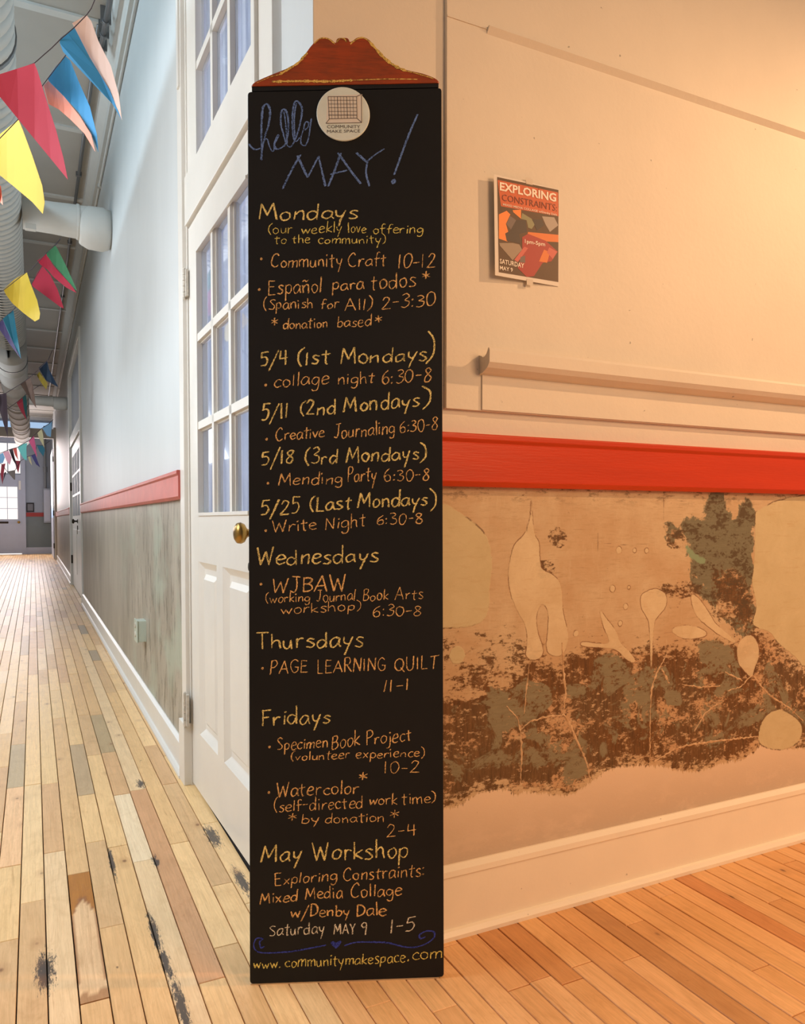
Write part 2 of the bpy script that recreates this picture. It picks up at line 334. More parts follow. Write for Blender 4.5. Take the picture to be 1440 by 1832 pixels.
def amber_geo(xa, a, b, dz, seed):
    nu, nv_ = 8, 40; x0_, x1_ = xa+.0015, xa+P-.0015; vs = []; cols = []
    for j in range(nv_+1):
        for i in range(nu+1):
            s_ = i/nu; t = j/nv_; vs.append((x0_+(x1_-x0_)*s_, a+.002+(b-a-.004)*t, dz))
            arch = .60+.16*(1-(2*s_-1)**2); e = min(s_, 1-s_)
            c = np.array(lin((208, 178, 142)))
            if t > arch: c = np.array(lin((160, 108, 48)))
            elif t > arch-.03 or (t > .10 and e < .05+.10*(t-.1)): c = np.array(lin((142, 98, 62)))
            elif t < .05+.02*math.sin(9*s_): c = np.array(lin((158, 122, 88)))
            cols.append((*c, seed))
    N = nu+1; fs = [(j*N+i, j*N+i+1, (j+1)*N+i+1, (j+1)*N+i) for j in range(nv_) for i in range(nu)]
    n = len(vs); rim_ = [i for i in range(nu+1)]+[j*N+nu for j in range(1, nv_+1)]+[nv_*N+i for i in range(nu-1, -1, -1)]+[j*N for j in range(nv_-1, 0, -1)]
    for r_ in rim_: vs.append((vs[r_][0], vs[r_][1], -.012)); cols.append((*lin((120, 84, 50)), seed))
    for k in range(len(rim_)): fs.append((rim_[k], n+k, n+(k+1) % len(rim_), rim_[(k+1) % len(rim_)]))
    return vs, fs, cols
def set_tone(me, cols):
    at = me.attributes.new('tone', 'FLOAT_COLOR', 'POINT'); at.data.foreach_set('color', np.array(cols, dtype=np.float32).ravel())
far = MB(); fcol = []
for i, (ar, xa, a, b, col, sd, dz) in enumerate(planks):
    amber = col == 'amber'
    if ar > 0 and i < 290:
        if amber: vs, fs, me_cols = amber_geo(xa, a, b, dz, sd)
        else:
            vs, fs = plank_geo(xa, a, b, dz, 1); me_cols = [(*lin(col), sd)]*len(vs)
        mb = MB().add(vs, fs)
        o = obj('floorboard', mb, MT['floor'], fl)
        if amber: o['label'] = 'floorboard with an amber-stained end'
        set_tone(o.data, me_cols)
    else:
        if amber: col = (196, 164, 130)
        vs, fs = plank_geo(xa, a, b, dz, 1); far.add(vs, fs); fcol += [(*lin(col), sd)]*len(vs)
o = obj('floorboards', far, MT['floor'], fl); set_tone(o.data, fcol); o['kind'] = 'stuff'

# ------------------------------------------------------------------ room shell
HC = 4.07
ce = tag(obj('ceiling', MB().box(-2.5, 3.7, -3.2, 24.2, HC, HC+.1), MT['ceil']), 'panelled grey-cream ceiling with white battens', None, kind='structure')
for y in [.6, 2.0, 3.41, 4.83, 6.22, 7.6, 9.0, 10.4, 11.8, 13.2, 14.6, 16.0, 17.4, 18.8, 20.2, 21.6, 23]:
    obj('batten', MB().box(-2.4, 0, y-.03, y+.03, HC-.016, HC), MT['batten'], ce)
wl = tag(obj('wall_left', MB().box(-2.52, -2.4, -1.0, 24.2, 0, HC), MT['wall']), 'white corridor wall opposite the doors', None, kind='structure')
# corridor wall: solid from 1.46 to the double door at 8.5, then to 19.7
wc = MB()
wc.box(0, .14, 1.40, 8.5, 0, HC); wc.box(0, .14, 8.5, 11.6, 3.36, HC); wc.box(0, .14, 11.6, 24.1, 0, HC)
wc = tag(obj('wall_corridor', wc, MT['wall']), 'white corridor wall above the pinkish rail', None, kind='structure')
pl = MB().box(-.003, .0, 1.46, 8.43, .1, 1.13); pl.box(-.003, 0, 11.64, 19.7, .1, 1.13)
obj('plaster', pl, MT['dado'], wc)
def rail_prof(t, z0, z1, s=-1): return [(0, z0), (s*t*.55, z0), (s*t*.8, z0+.012), (s*t*.8, z1-.022), (s*t, z1-.014), (s*t, z1-.003), (s*(t-.004), z1), (0, z1)]
for n, (a, b) in enumerate([(1.46, 8.42), (11.65, 19.7)]):
    tag(obj('trim_%d' % (n+1), MB().ext_y(rail_prof(.034, 1.122, 1.238), a, b), MT['pink']), ('faded pinkish red chair rail on the corridor wall beside the glazed door', 'faded pinkish red chair rail beyond the far double door')[n], None, kind='structure')
def base_prof(t, h, s=-1): return [(0, 0), (s*(t+.016), 0), (s*(t+.016), .010), (s*(t+.008), .020), (s*t, .022), (s*t, h-.028), (s*(t+.004), h-.024), (s*(t+.003), h-.010), (s*t*.4, h), (0, h)]
for n, (a, b) in enumerate([(1.465, 8.42), (11.65, 19.7)]):
    o = tag(obj('baseboard_' + ('corridor', 'corridor_end')[n], MB().ext_y(base_prof(.018, .135), a, b), MT['white']), ('white corridor baseboard with rounded shoe moulding, before the double door', 'white corridor baseboard beyond the double door')[n], None, kind='structure')
obj_crown = tag(obj('trim_3', MB().ext_y([(0, 3.90), (-.03, 3.90), (-.035, 3.95), (-.08, 4.03), (-.085, HC), (0, HC)], .0, 19.7), MT['batten']), 'white crown moulding along the corridor ceiling', None, kind='structure')
# stub of wall above and beside the glazed door; this stretch of wall is very slightly skew
def sk(p): return (p[0]+.030-.020*min(p[1], 1.5), p[1], p[2])
w = MB().box(-.002, .0, .0, .22, 0, HC).box(0, .14, .004, .22, 0, HC); w.box(0, .14, .22, 1.46, 3.12, HC)
obj('wall_door_side', w, MT['wall'], shear=sk); tag(bpy.data.objects['wall_door_side'], 'white wall around the glazed corridor door', None, kind='structure')

# door frame (casing, head, transom bar)
def D(name, mb, m, par, **k): return obj(name, mb, m, par, shear=sk, **k)
fr = thing('trim_4', 'white wooden frame around the glazed corridor door and its transom window', None, (0, .9, 0), kind='structure')
D('casing', MB().box(-.020, .02, 1.385, 1.462, .245, 3.15).box(-.028, .0, 1.395, 1.425, 2.70, 3.15), MT['white2'], fr, bevel=.003)
D('stop', MB().box(-.004, .10, 1.368, 1.39, 0, 3.12), MT['white2'], fr)
D('plinth', MB().box(-.032, .02, 1.372, 1.474, 0, .245), MT['white2'], fr, bevel=.003)
D('casing', MB().box(-.022, .02, .235, .365, 0, 3.15).box(-.034, .0, .350, .375, 0, 3.15), MT['white2'], fr, bevel=.003)
D('stop', MB().box(-.004, .10, .365, .385, 0, 3.12), MT['white2'], fr)
D('transom_bar', MB().box(-.012, .10, .385, 1.37, 2.162, 2.345), MT['white2'], fr, bevel=.002)
D('head', MB().box(-.022, .02, .376, 1.384, 3.06, 3.15), MT['white2'], fr)
# transom window
def lattice(mb, ys, zs, w, x0, x1, yb, zb):
    for y in ys: mb.box(x0, x1, y-w/2, y+w/2, zb[0], zb[1])
    for z in zs: mb.box(x0, x1, yb[0], yb[1], z-w/2, z+w/2)
COLS = [1.232, 1.000, .765, .535]
wn = thing('window_1', 'white three-column transom window above the glazed door', None, (0, .9, 2.35), kind='structure')
D('sash', MB().box(.0, .035, 1.215, 1.368, 2.345, 3.06).box(0, .035, .386, .50, 2.345, 3.06).box(0, .035, .5, 1.215, 2.345, 2.365).box(0, .035, .5, 1.215, 3.02, 3.06), MT['white2'], wn, bevel=.002)
TC = [1.215, .985, .755, .50]
for y in TC[1:3]: D('muntin', MB().box(.004, .032, y-.015, y+.015, 2.365, 3.02), MT['white2'], wn)
D('muntin', MB().box(.004, .032, .5, 1.215, 2.675, 2.705), MT['white2'], wn)
for i in range(3):
    for z0, z1 in ((2.365, 2.675), (2.705, 3.02)):
        D('pane', MB().box(.021, .024, TC[i+1]+.015, TC[i]-.015, z0, z1), MT['glass'], wn)
D('curtain', MB().box(.055, .056, .39, 1.36, 2.35, 3.06), MT['sheer'], wn)

# the door leaf: stiles, rails, nine panes, two tall raised panels
dr = thing('door_1', 'white nine-pane glazed door with two tall lower panels and a brass knob', None, (0, .9, 0), kind='structure')
ZR = [1.065, 1.388, 1.712, 2.030]
t0, t1 = 0, .042
D('stile', MB().box(t0, t1, 1.232, 1.364, .012, 2.152), MT['white2'], dr, bevel=.0015)
D('stile', MB().box(t0, t1, .390, .535, .012, 2.152), MT['white2'], dr, bevel=.0015)
D('stile', MB().box(t0, t1, .862, .950, .235, .885), MT['white2'], dr)
D('rail', MB().box(t0, t1, .535, 1.232, .012, .235), MT['white2'], dr)
D('rail', MB().box(t0, t1, .535, 1.232, .885, 1.065), MT['white2'], dr)
D('rail', MB().box(t0, t1, .535, 1.232, 2.030, 2.152), MT['white2'], dr)
for y in COLS[1:3]: D('muntin', MB().box(.003, .036, y-.014, y+.014, 1.065, 2.03).box(.014, .03, y-.021, y+.021, 1.065, 2.03), MT['white2'], dr)
for z in ZR[1:3]: D('muntin', MB().box(.003, .036, .535, 1.232, z-.014, z+.014).box(.014, .03, .535, 1.232, z-.021, z+.021), MT['white2'], dr)
for i in range(3):
    for j in range(3):
        ya, yb = COLS[i+1], COLS[i]; za, zb = ZR[j], ZR[j+1]
        ia = .014 if i < 2 else 0; ib = .014 if i > 0 else 0; ja = .014 if j > 0 else 0; jb = .014 if j < 2 else 0
        D('pane', MB().box(.021, .024, ya+ia, yb-ib, za+ja, zb-jb), MT['glass'], dr)
for ya, yb in ((.950, 1.232), (.535, .862)):
    za, zb = .235, .885; e = .022; h = .045
    # recessed field with a raised bevelled centre
    pnl = MB(); r = lambda x, i: [(x, ya+i, za+i), (x, yb-i, za+i), (x, yb-i, zb-i), (x, ya+i, zb-i)]
    rings = [r(.0005, 0), r(.016, e), r(.018, e+.004), r(.018, h), r(.006, h+.018)]
    vs = [v for q in rings for v in q]; fs = []
    for k in range(len(rings)-1):
        for m_ in range(4): fs.append((k*4+m_, k*4+(m_+1) % 4, k*4+4+(m_+1) % 4, k*4+4+m_))
    fs.append((16, 17, 18, 19)); pnl.add(vs, fs)
    D('panel', pnl, MT['white2'], dr)
D('bead', MB().box(-.004, .004, .548, 1.219, 2.020, 2.030).box(-.004, .004, .548, 1.219, 1.055, 1.066), MT['white2'], dr)
D('curtain', MB().box(.060, .061, .39, 1.36, .95, 2.14), MT['sheer'], dr)
kb = MB(); kb.lathe([(.021, 0), (.021, .004), (.012, .007), (.0105, .028), (.014, .034), (.026, .041), (.030, .050), (.028, .060), (.018, .067), (.004, .069)], (0, .452, 1.003), (-1, 0, 0), 28)
D('knob', kb, MT['brass'], dr, smooth=True)
D('escutcheon', MB().lathe([(.017, 0), (.017, .005), (.012, .010), (.003, .011)], (0, .515, .905), (-1, 0, 0), 20), MT['dark'], dr, smooth=True)
def hinge(y, z0, z1, par, x=0):
    hb = MB(); n = 5; h = (z1-z0)/n
    for k in range(n): hb.lathe([(.0062, .0008), (.0062, h-.0008)], (x-.012, y, z0+k*h), (0, 0, 1), 12)
    hb.box(x-.010, x, y-.022, y, z0+.004, z1-.004); hb.box(x-.012, x-.003, y, y+.020, z0+.004, z1-.004)
    hb.lathe([(.002, -.006), (.005, -.003), (.005, 0)], (x-.012, y, z0), (0, 0, 1), 10); hb.lathe([(.005, 0), (.005, .003), (.002, .006)], (x-.012, y, z1), (0, 0, 1), 10)
    return D('hinge', hb, MT['hinge'], par)
hinge(1.368, 1.89, 2.00, dr, -.004); hinge(1.368, .235, .365, dr, -.016)

# ------------------------------------------------------------------ lobby wall (right)
wr = MB().box(.03, .17, .0, .14, 0, HC); wr.box(.03, 3.6, 0, .14, 0, HC)
wr = MB().box(.03, 3.6, 0, .14, 0, HC)
wr = tag(obj('wall_right', wr, MT['cream'], None), 'cream wall lit by a warm lamp beside the blackboard sign', None, kind='structure')
obj('boarding', MB().box(.362, 3.6, -.012, .0, 1.312, HC), MT['cream'], wr, bevel=.001)
obj('apron', MB().box(.462, 3.6, -.0165, -.012, 1.314, 1.406), MT['cream'], wr, bevel=.0008)
obj('picture_strip', MB().ext_x([(-.012, 2.236), (-.0235, 2.2500), (-.0225, 2.2515), (-.012, 2.2515)], .475, 3.6), MT['cream'], wr)
obj('picture_strip', MB().box(.362, .475, -.0145, -.012, 2.246, 2.250), MT['cream'], wr)
tr = [(-.012, 1.400), (-.030, 1.403), (-.050, 1.412), (-.060, 1.424), (-.061, 1.452), (-.058, 1.459), (-.054, 1.459), (-.046, 1.446), (-.038, 1.441), (-.030, 1.440), (-.022, 1.445), (-.012, 1.448)]
tag(obj('trim_5', MB().ext_x(tr, .455, 3.6), MT['cream']), 'cream chalk tray ledge running along the lobby wall', None, kind='structure')
tag(obj('trim_6', MB().ext_x(rail_prof(.036, 1.122, 1.252), .035, 3.6), MT['red'], bevel=.0015), 'bright orange-red chair rail on the lobby wall', None, kind='structure')
tag(obj('baseboard_right', MB().ext_x(base_prof(.018, .178), .05, 3.6), MT['cream_base']), 'tall cream baseboard under the peeling lobby wall', None, kind='structure')
# plaster dado: grid with layer outlines as attributes
def pa(L): return [on_y(790+x/2.2154, 840+y/2.2154, 0)[[0, 2]] for x, y in L]
def pb(L): return [on_y(790+x/2.2154, 1150+y/2.2154, 0)[[0, 2]] for x, y in L]
nx, nz = 400, 210
gx = np.linspace(.032, 1.95, nx); gz = np.linspace(.165, 1.132, nz)
GX, GZ = np.meshgrid(gx, gz); PTS = np.stack([GX.ravel(), GZ.ravel()], 1)
def seg_d(poly, closed=True):
    d = np.full(len(PTS), 9.); n = len(poly); poly = np.array(poly)
    for i in range(n if closed else n-1):
        a, b = poly[i], poly[(i+1) % n]; ab = b-a; t = np.clip(((PTS-a)@ab)/max(ab@ab, 1e-12), 0, 1)
        d = np.minimum(d, np.linalg.norm(PTS-(a+t[:, None]*ab), axis=1))
    return d
def smooth_poly(L, it=2):
    L = [np.array(p) for p in L]
    for _ in range(it):
        L = [q for i in range(len(L)) for q in (L[i]*.75+L[(i+1) % len(L)]*.25, L[i]*.25+L[(i+1) % len(L)]*.75)]
    return L
def sdf(poly):
    poly = np.array(poly); d = seg_d(poly); ins = np.zeros(len(PTS), bool); n = len(poly); x, y = PTS[:, 0], PTS[:, 1]
    for i in range(n):
        a, b = poly[i], poly[(i+1) % n]
        c = ((a[1] > y) != (b[1] > y)); xx = (b[0]-a[0])*(y-a[1])/((b[1]-a[1]) or 1e-12)+a[0]; ins ^= c & (x < xx)
    return np.where(ins, d, -d)
def union(L): return np.max(np.array(L), 0)
def circ(c, r): return r-np.linalg.norm(PTS-np.array(c), axis=1)
def sp(L): return sdf(smooth_poly(L, 2))
khaki = union([sp(pa([(-600,60),(0,125),(60,165),(120,205),(170,250),(190,300),(200,380),(185,480),(190,530),(170,600),(100,625),(20,630),(-600,630)])),
               sp(pa([(1240,90),(2200,60),(2600,900),(1440,798),(1400,740),(1330,690),(1300,640),(1250,630),(1225,610),(1250,540),(1225,450),(1235,380),(1240,300)])),
               circ(pa([(60,735)])[0], .022), sp(pb([(1250,370),(1270,300),(1310,265),(1360,265),(1430,320),(1420,390),(1350,430),(1260,410)]))])
patch = union([sp(pa([(352,100),(350,200),(325,262),(290,290),(275,330),(262,400),(265,470),(290,550),(335,620),(338,700),(328,740),(365,760),(403,735),(395,690),(375,640),(372,560),(400,525),(422,560),(420,640),(410,710),(430,738),(478,740),(500,680),(498,640),(478,570),(475,500),(465,440),(430,410),(395,400),(385,350),(385,285),(365,262),(358,200)])),
               sp(pa([(785,500),(810,482),(845,470),(880,485),(892,510),(885,550),(855,580),(836,610),(832,790),(825,790),(823,610),(805,575),(788,548)])),
               sp(pa([(622,550),(650,590),(690,640),(704,690),(745,722),(772,765),(735,762),(690,708),(610,705),(548,700),(550,680),(620,690),(668,692),(650,650),(632,600)])),
               sp(pa([(980,490),(1010,500),(1060,570),(1080,610),(1130,650),(1178,697),(1110,665),(1040,612),(1000,575)])),
               sp(pa([(900,635),(950,615),(1020,625),(1060,655),(1000,672),(940,668)])),
               sp(pa([(1165,690),(1220,645),(1255,690),(1255,750),(1235,790),(1228,830),(1190,790),(1172,770)])),
               circ(pa([(727,543)])[0], .008), circ(pa([(675,472)])[0], .009), circ(pa([(530,650)])[0], .008), circ(pa([(740,468)])[0], .005), circ(pa([(700,320)])[0], .010), circ(pa([(762,320)])[0], .006), circ(pa([(810,322)])[0], .007), circ(pa([(705,610)])[0], .007)])
green = union([sp(pa([(880,200),(960,225),(1000,180),(1020,110),(1060,70),(1235,70),(1238,400),(1218,480),(1240,560),(1235,640),(1180,690),(1130,600),(1080,520),(1000,480),(985,380),(960,270),(900,290)]))])
dark = sp([*pa([(-200,700),(0,690),(120,670),(250,640),(330,690),(420,760),(500,740),(600,700),(680,690),(760,720),(850,690),(960,700),(1040,690),(1150,660),(1230,640),(1300,650),(1380,720),(1440,800)]),
           *pb([(1700,130),(1900,430),(1440,420),(1330,420),(1270,400),(1240,430),(1180,470),(1120,470),(1060,500),(980,515),(920,500),(870,490),(800,485),(700,490),(640,510),(580,560),(520,600),(460,605),(400,595),(320,590),(290,605),(260,580),(200,580),(130,600),(60,655),(0,650),(-300,690)])])
dark = np.clip(dark*.9-.012, -.2, .06)
dark2 = union([sp(pa([(1060,380),(1180,400),(1240,520),(1235,650),(1150,640),(1080,520)])), sp(pa([(900,240),(960,240),(960,280),(905,300)])), sp(pa([(860,470),(1030,462),(1030,480),(865,486)])), sp(pa([(440,255),(475,250),(475,285),(445,280)])), sp(pa([(390,385),(425,385),(425,402),(392,405)]))])
dark = np.maximum(dark, np.clip(dark2, -.2, .03)*.9)
mask_up = (PTS[:, 1] > pa([(0, 590)])[0][1]); dark = np.where(mask_up & (dark2 < -.02), np.minimum(dark, -.02-(PTS[:, 1]-pa([(0, 590)])[0][1])), dark)
spk = sp(pa([(-300,540),(200,590),(345,600),(345,790),(200,880),(100,900),(-300,880)])); dark = np.where(spk > -.02, np.minimum(dark, -.012-np.clip(spk, -.02, 0)*1.4), dark)
pch = union([sp(pa(L)) for L in ([(990,60),(1060,60),(1045,180),(1010,205),(985,150)], [(1105,60),(1200,60),(1185,190),(1145,215),(1120,140)], [(935,255),(985,320),(1000,480),(930,500),(890,400),(900,300)], [(1060,520),(1140,525),(1150,590),(1090,600)])])
green = np.minimum(green, -pch)
go = union([sp(pb(L)) for L in ([(185,190),(260,190),(300,240),(300,350),(240,370),(190,330)], [(330,165),(400,150),(440,200),(430,265),(350,270)], [(330,340),(440,330),(460,380),(400,410),(320,390)], [(480,480),(560,440),(590,500),(560,540),(480,555)],
     [(600,50),(700,40),(720,130),(640,140)], [(870,190),(960,190),(960,250),(890,270)], [(700,170),(820,160),(830,240),(740,250)], [(1000,0),(1160,-10),(1160,100),(1040,90)], [(620,400),(650,390),(650,450),(620,450)])])
go = np.maximum(go, np.clip(dark*.5-.035, -.2, .002))
teal = sp(pa([(955,285),(1000,335),(1050,358),(1030,378),(980,352)]))
low = sp(pb([(-300,690),(0,650),(60,655),(130,600),(200,580),(260,580),(290,605),(320,590),(400,595),(460,605),(520,600),(580,560),(640,510),(700,490),(800,485),(870,490),(920,500),(980,515),(1060,500),(1120,470),(1180,470),(1240,430),(1270,400),(1330,420),(1440,420),(1900,430),(1900,1500),(-300,1500)]))
def lines(Ls, w): return union([w-seg_d(L, False) for L in Ls])
CRK = [pb(L) for L in ([(255,250),(300,300),(310,350),(315,430),(310,560)], [(310,345),(350,310),(400,295),(480,285),(495,300),(540,400),(575,480),(588,555)], [(480,280),(490,200),(480,100),(475,0)], [(325,280),(335,180),(345,80)],
     [(890,45),(850,120),(830,180),(825,260)], [(840,470),(920,420),(1000,400),(1120,385),(1250,370)], [(1130,190),(1180,175),(1230,125),(1270,180),(1300,210),(1380,260),(1430,310)], [(1120,115),(1190,150)], [(950,165),(1020,175),(1100,170)], [(1000,350),(1040,280),(1090,240)], [(870,100),(900,160)], [(825,260),(822,480)])]
line = lines([pa([(352,70),(352,130)]), pa([(617,250),(617,325)]), pa([(878,70),(878,200)]), pb([(137,600),(137,680)]), pa([(380,280),(440,280)]), pa([(620,290),(740,300)]), pa([(340,180),(335,250)])], .0007)
hb = MB(); hb.v = [(float(x), -.0022, float(z)) for x, z in PTS]
hb.f = [(j*nx+i, j*nx+i+1, (j+1)*nx+i+1, (j+1)*nx+i) for j in range(nz-1) for i in range(nx-1)]
po = obj('plaster', hb, MT['plaster'], wr, smooth=True)
for nme, arr in (('khaki', khaki), ('patch', patch), ('green', green), ('dark', dark), ('greenover', go), ('teal', teal), ('low', low), ('line', line)):
    at = po.data.attributes.new(nme, 'FLOAT', 'POINT'); at.data.foreach_set('value', arr.astype(np.float32))
for L in CRK:
    L = [np.array(q) for q in L]; pts = [L[0]]
    for a_, b_ in zip(L[:-1], L[1:]):
        k = max(1, int(np.linalg.norm(b_-a_)/.006))
        for i in range(1, k+1): pts.append(a_+(b_-a_)*i/k+rng.randn(2)*.0009)
    vb = MB(); vs = []; n = len(pts); wb = rng.uniform(.0050, .0085)
    for i, q in enumerate(pts):
        t = pts[min(i+1, n-1)]-pts[max(i-1, 0)]; t = t/(np.linalg.norm(t)+1e-9); nr = np.array([-t[1], t[0]]); w_ = wb*(.45+.75*rng.rand())*(1-.5*abs(2*i/n-1))/2
        a_, b_ = q-nr*w_, q+nr*w_; vs += [(a_[0], -.0022, a_[1]), (q[0], -.0036, q[1]), (b_[0], -.0022, b_[1])]
    vb.add(vs, [(3*i+j, 3*i+3+j, 3*i+4+j, 3*i+1+j) for i in range(n-1) for j in (0, 1)])
    obj('plaster_vein', vb, MT['vein'], wr, smooth=True)
o = obj('plaster', MB().box(1.95, 3.6, -.0022, 0, .165, 1.132), MT['cream'], wr)

# ------------------------------------------------------------------ outlet on the corridor dado
ob = thing('outlet_box', 'small weathered surface-mounted socket box on the corridor wall under the pinkish rail', 'socket', (0, 2.70, .44))
obj('back_box', MB().box(-.046, 0, 2.65, 2.765, .378, .492), MT['green'], ob, bevel=.003)
obj('cover_plate', MB().box(-.052, -.046, 2.645, 2.770, .374, .496), MT['green'], ob, bevel=.002)
for z in (.415, .465): obj('socket', MB().lathe([(.016, 0), (.016, .003), (.013, .005)], (-.052, 2.708, z), (-1, 0, 0), 16), MT['hinge'], ob)
obj('stain', MB().box(-.0036, -.003, 2.672, 2.684, .30, .385), plain('rust_stain', (120, 108, 90)), wc)

# ------------------------------------------------------------------ far double door in the corridor wall
fd = thing('door_2', 'tall white panelled door with a transom light far down the corridor wall', None, (0, 10, 0), kind='structure')
obj('frame', MB().box(-.022, .05, 8.42, 8.56, 0, 3.40).box(-.022, .05, 11.52, 11.66, 0, 3.40).box(-.022, .05, 8.56, 11.52, 3.30, 3.40).box(-.01, .05, 8.56, 11.52, 2.18, 2.34), MT['white'], fd, bevel=.004)
lf = obj('door_leaf', MB().box(.012, .05, 8.60, 11.48, .01, 2.16), MT['white'], fd)
obj('panel', MB().box(.006, .012, 8.95, 9.9, .25, .9), MT['white'], lf, bevel=.004); obj('panel', MB().box(.006, .012, 10.15, 11.15, .25, .9), MT['white'], lf, bevel=.004)
obj('pane', MB().box(.008, .012, 8.95, 11.15, 1.1, 2.0), paint('frosted_pane', (150, 154, 160), .6), lf)
for y in (9.7, 10.4): obj('muntin', MB().box(.004, .012, y-.02, y+.02, 1.1, 2.0), MT['white'], lf)
for z in (1.4, 1.7): obj('muntin', MB().box(.004, .012, 8.95, 11.15, z-.015, z+.015), MT['white'], lf)
obj('transom_light', MB().box(.02, .03, 8.7, 11.4, 2.38, 3.26), paint('dull_transom_pane', (140, 142, 146), .6), fd)
obj('knob', MB().lathe([(.03, 0), (.03, .006), (.012, .01), (.012, .04), (.03, .05), (.034, .06), (.022, .075)], (.012, 9.85, 1.02), (-1, 0, 0), 16), MT['dark'], fd, smooth=True)
obj('escutcheon', MB().box(.002, .012, 9.82, 9.88, .84, .96), MT['dark'], fd, bevel=.003)
for z in (.35, 1.5): obj('hinge', MB().box(-.012, .012, 11.46, 11.54, z, z+.13), MT['dark'], fd, bevel=.003)

# ------------------------------------------------------------------ end of the corridor
YE = 24.0
def E(x, y, sc=11.45, ox=0, oy=740): q = on_y(ox+x/sc, oy+y/sc, YE); return q[0], q[2]
we = tag(obj('wall_end', MB().box(-2.5, .14, YE, YE+.1, 0, HC), MT['endwall']), 'blue-grey wall closing the far end of the corridor', None, kind='structure')
obj('wall_lower', MB().box(-2.4, 0, YE-.004, YE, 0, 1.16), MT['endlow'], we)
tag(obj('baseboard_end', MB().box(-.76, 0, YE-.03, YE, 0, .2), MT['enddoor']), 'pale baseboard at the far end wall', None, kind='structure')
tag(obj('trim_7', MB().box(-.74, -.0, YE-.03, YE, 1.14, 1.26), MT['endred']), 'maroon chair rail on the far end wall', None, kind='structure')
ed = thing('door_3', 'pale blue exit door with bright nine-pane glazing and transom window at the corridor end', None, (-1.3, YE, 0), kind='structure')
obj('frame', MB().box(-.87, -.75, YE-.05, YE, 0, 3.5).box(-2.05, -1.93, YE-.05, YE, 0, 3.5).box(-1.93, -.87, YE-.05, YE, 2.25, 2.40).box(-1.93, -.87, YE-.05, YE, 3.38, 3.5), MT['enddoor'], ed)
lf = obj('door_leaf', MB().box(-1.93, -.87, YE-.04, YE, .04, 2.25), MT['enddoor'], ed)
obj('kick_gap', MB().box(-1.93, -.87, YE-.045, YE-.04, 0, .03), MT['daylit'], ed)
for i in range(3):
    for j in range(3):
        xa = -1.80+i*.28; za = 1.05+j*.33
        obj('pane', MB().box(xa+.008, xa+.272, YE-.046, YE-.040, za+.008, za+.322), MT['daylit'], lf)
obj('mail_slot', MB().box(-1.50, -1.22, YE-.05, YE-.04, .93, .99), MT['dark'], lf, bevel=.004)
obj('knob', MB().lathe([(.03, 0), (.03, .01), (.015, .02), (.03, .05), (.04, .065), (.02, .08)], (-.94, YE-.04, .97), (0, -1, 0), 14), MT['brass'], lf, smooth=True)
obj('closer', MB().box(-.93, -.87, YE-.08, YE-.04, 1.95, 2.22), MT['white'], lf, bevel=.01)
for i in range(3): obj('transom_pane', MB().box(-1.90+i*.35, -1.90+i*.35+.32, YE-.012, YE-.006, 2.44, 3.34), MT['daylit'], ed)
tag(obj('window_2', MB().box(-1.9, -.05, YE-.02, YE-.002, 3.62, 4.0), MT['dayblue']), 'blue daylit strip window above the exit door', None, kind='structure')
pb_ = thing('electrical_panel', 'grey electrical panel with conduit rising above it at the corridor end', 'fuse box', (-.15, YE, 1.0))
obj('cabinet', MB().box(-.26, -.06, YE-.125, YE-.006, .95, 2.0), MT['endwall'], pb_, bevel=.01)
obj('door', MB().box(-.245, -.075, YE-.135, YE-.12, 1.0, 1.95), MT['enddoor'], pb_, bevel=.006)
obj('conduit', MB().lathe([(.035, 0), (.035, 1.9)], (-.20, YE-.06, 2.0), (0, 0, 1), 12), MT['conduit'], pb_)
obj('coupling', MB().lathe([(.06, 0), (.06, .16)], (-.20, YE-.06, 2.5), (0, 0, 1), 12), MT['conduit'], pb_)
pc = thing('framed_picture', 'small black framed notice hanging above the maroon rail at the corridor end', 'picture', (-.62, YE, 1.5))
obj('picture_frame', MB().box(-.73, -.52, YE-.03, YE, 1.28, 1.56), plain('black_frame', (26, 26, 30)), pc, bevel=.006)
obj('picture_sheet', MB().box(-.70, -.55, YE-.032, YE-.03, 1.32, 1.52), plain('grey_print', (110, 112, 120)), pc)
# open fire door folded back along the corridor wall at the end
od = thing('door_4', 'open white door leaf folded back against the wall near the corridor end', None, (0, 21, 0), kind='structure')
obj('post', MB().box(-.055, .0, 19.7, 19.95, 0, 3.4), MT['white'], od, bevel=.005)
lf = obj('door_leaf', MB().box(-.075, -.03, 20.0, 22.6, .03, 2.9), MT['enddoor'], od)
obj('pane', MB().box(-.079, -.075, 20.3, 22.3, 1.1, 2.7), MT['dayblue'], lf)
for z in (.3, 1.15, 2.55): obj('hinge', MB().box(-.085, -.055, 19.93, 20.03, z, z+.13), MT['dark'], od)
tag(obj('trim_8', MB().box(-2.4, 0, 19.72, 19.92, 3.12, 3.36), MT['batten']), 'white header beam crossing near the corridor end', None, kind='structure')

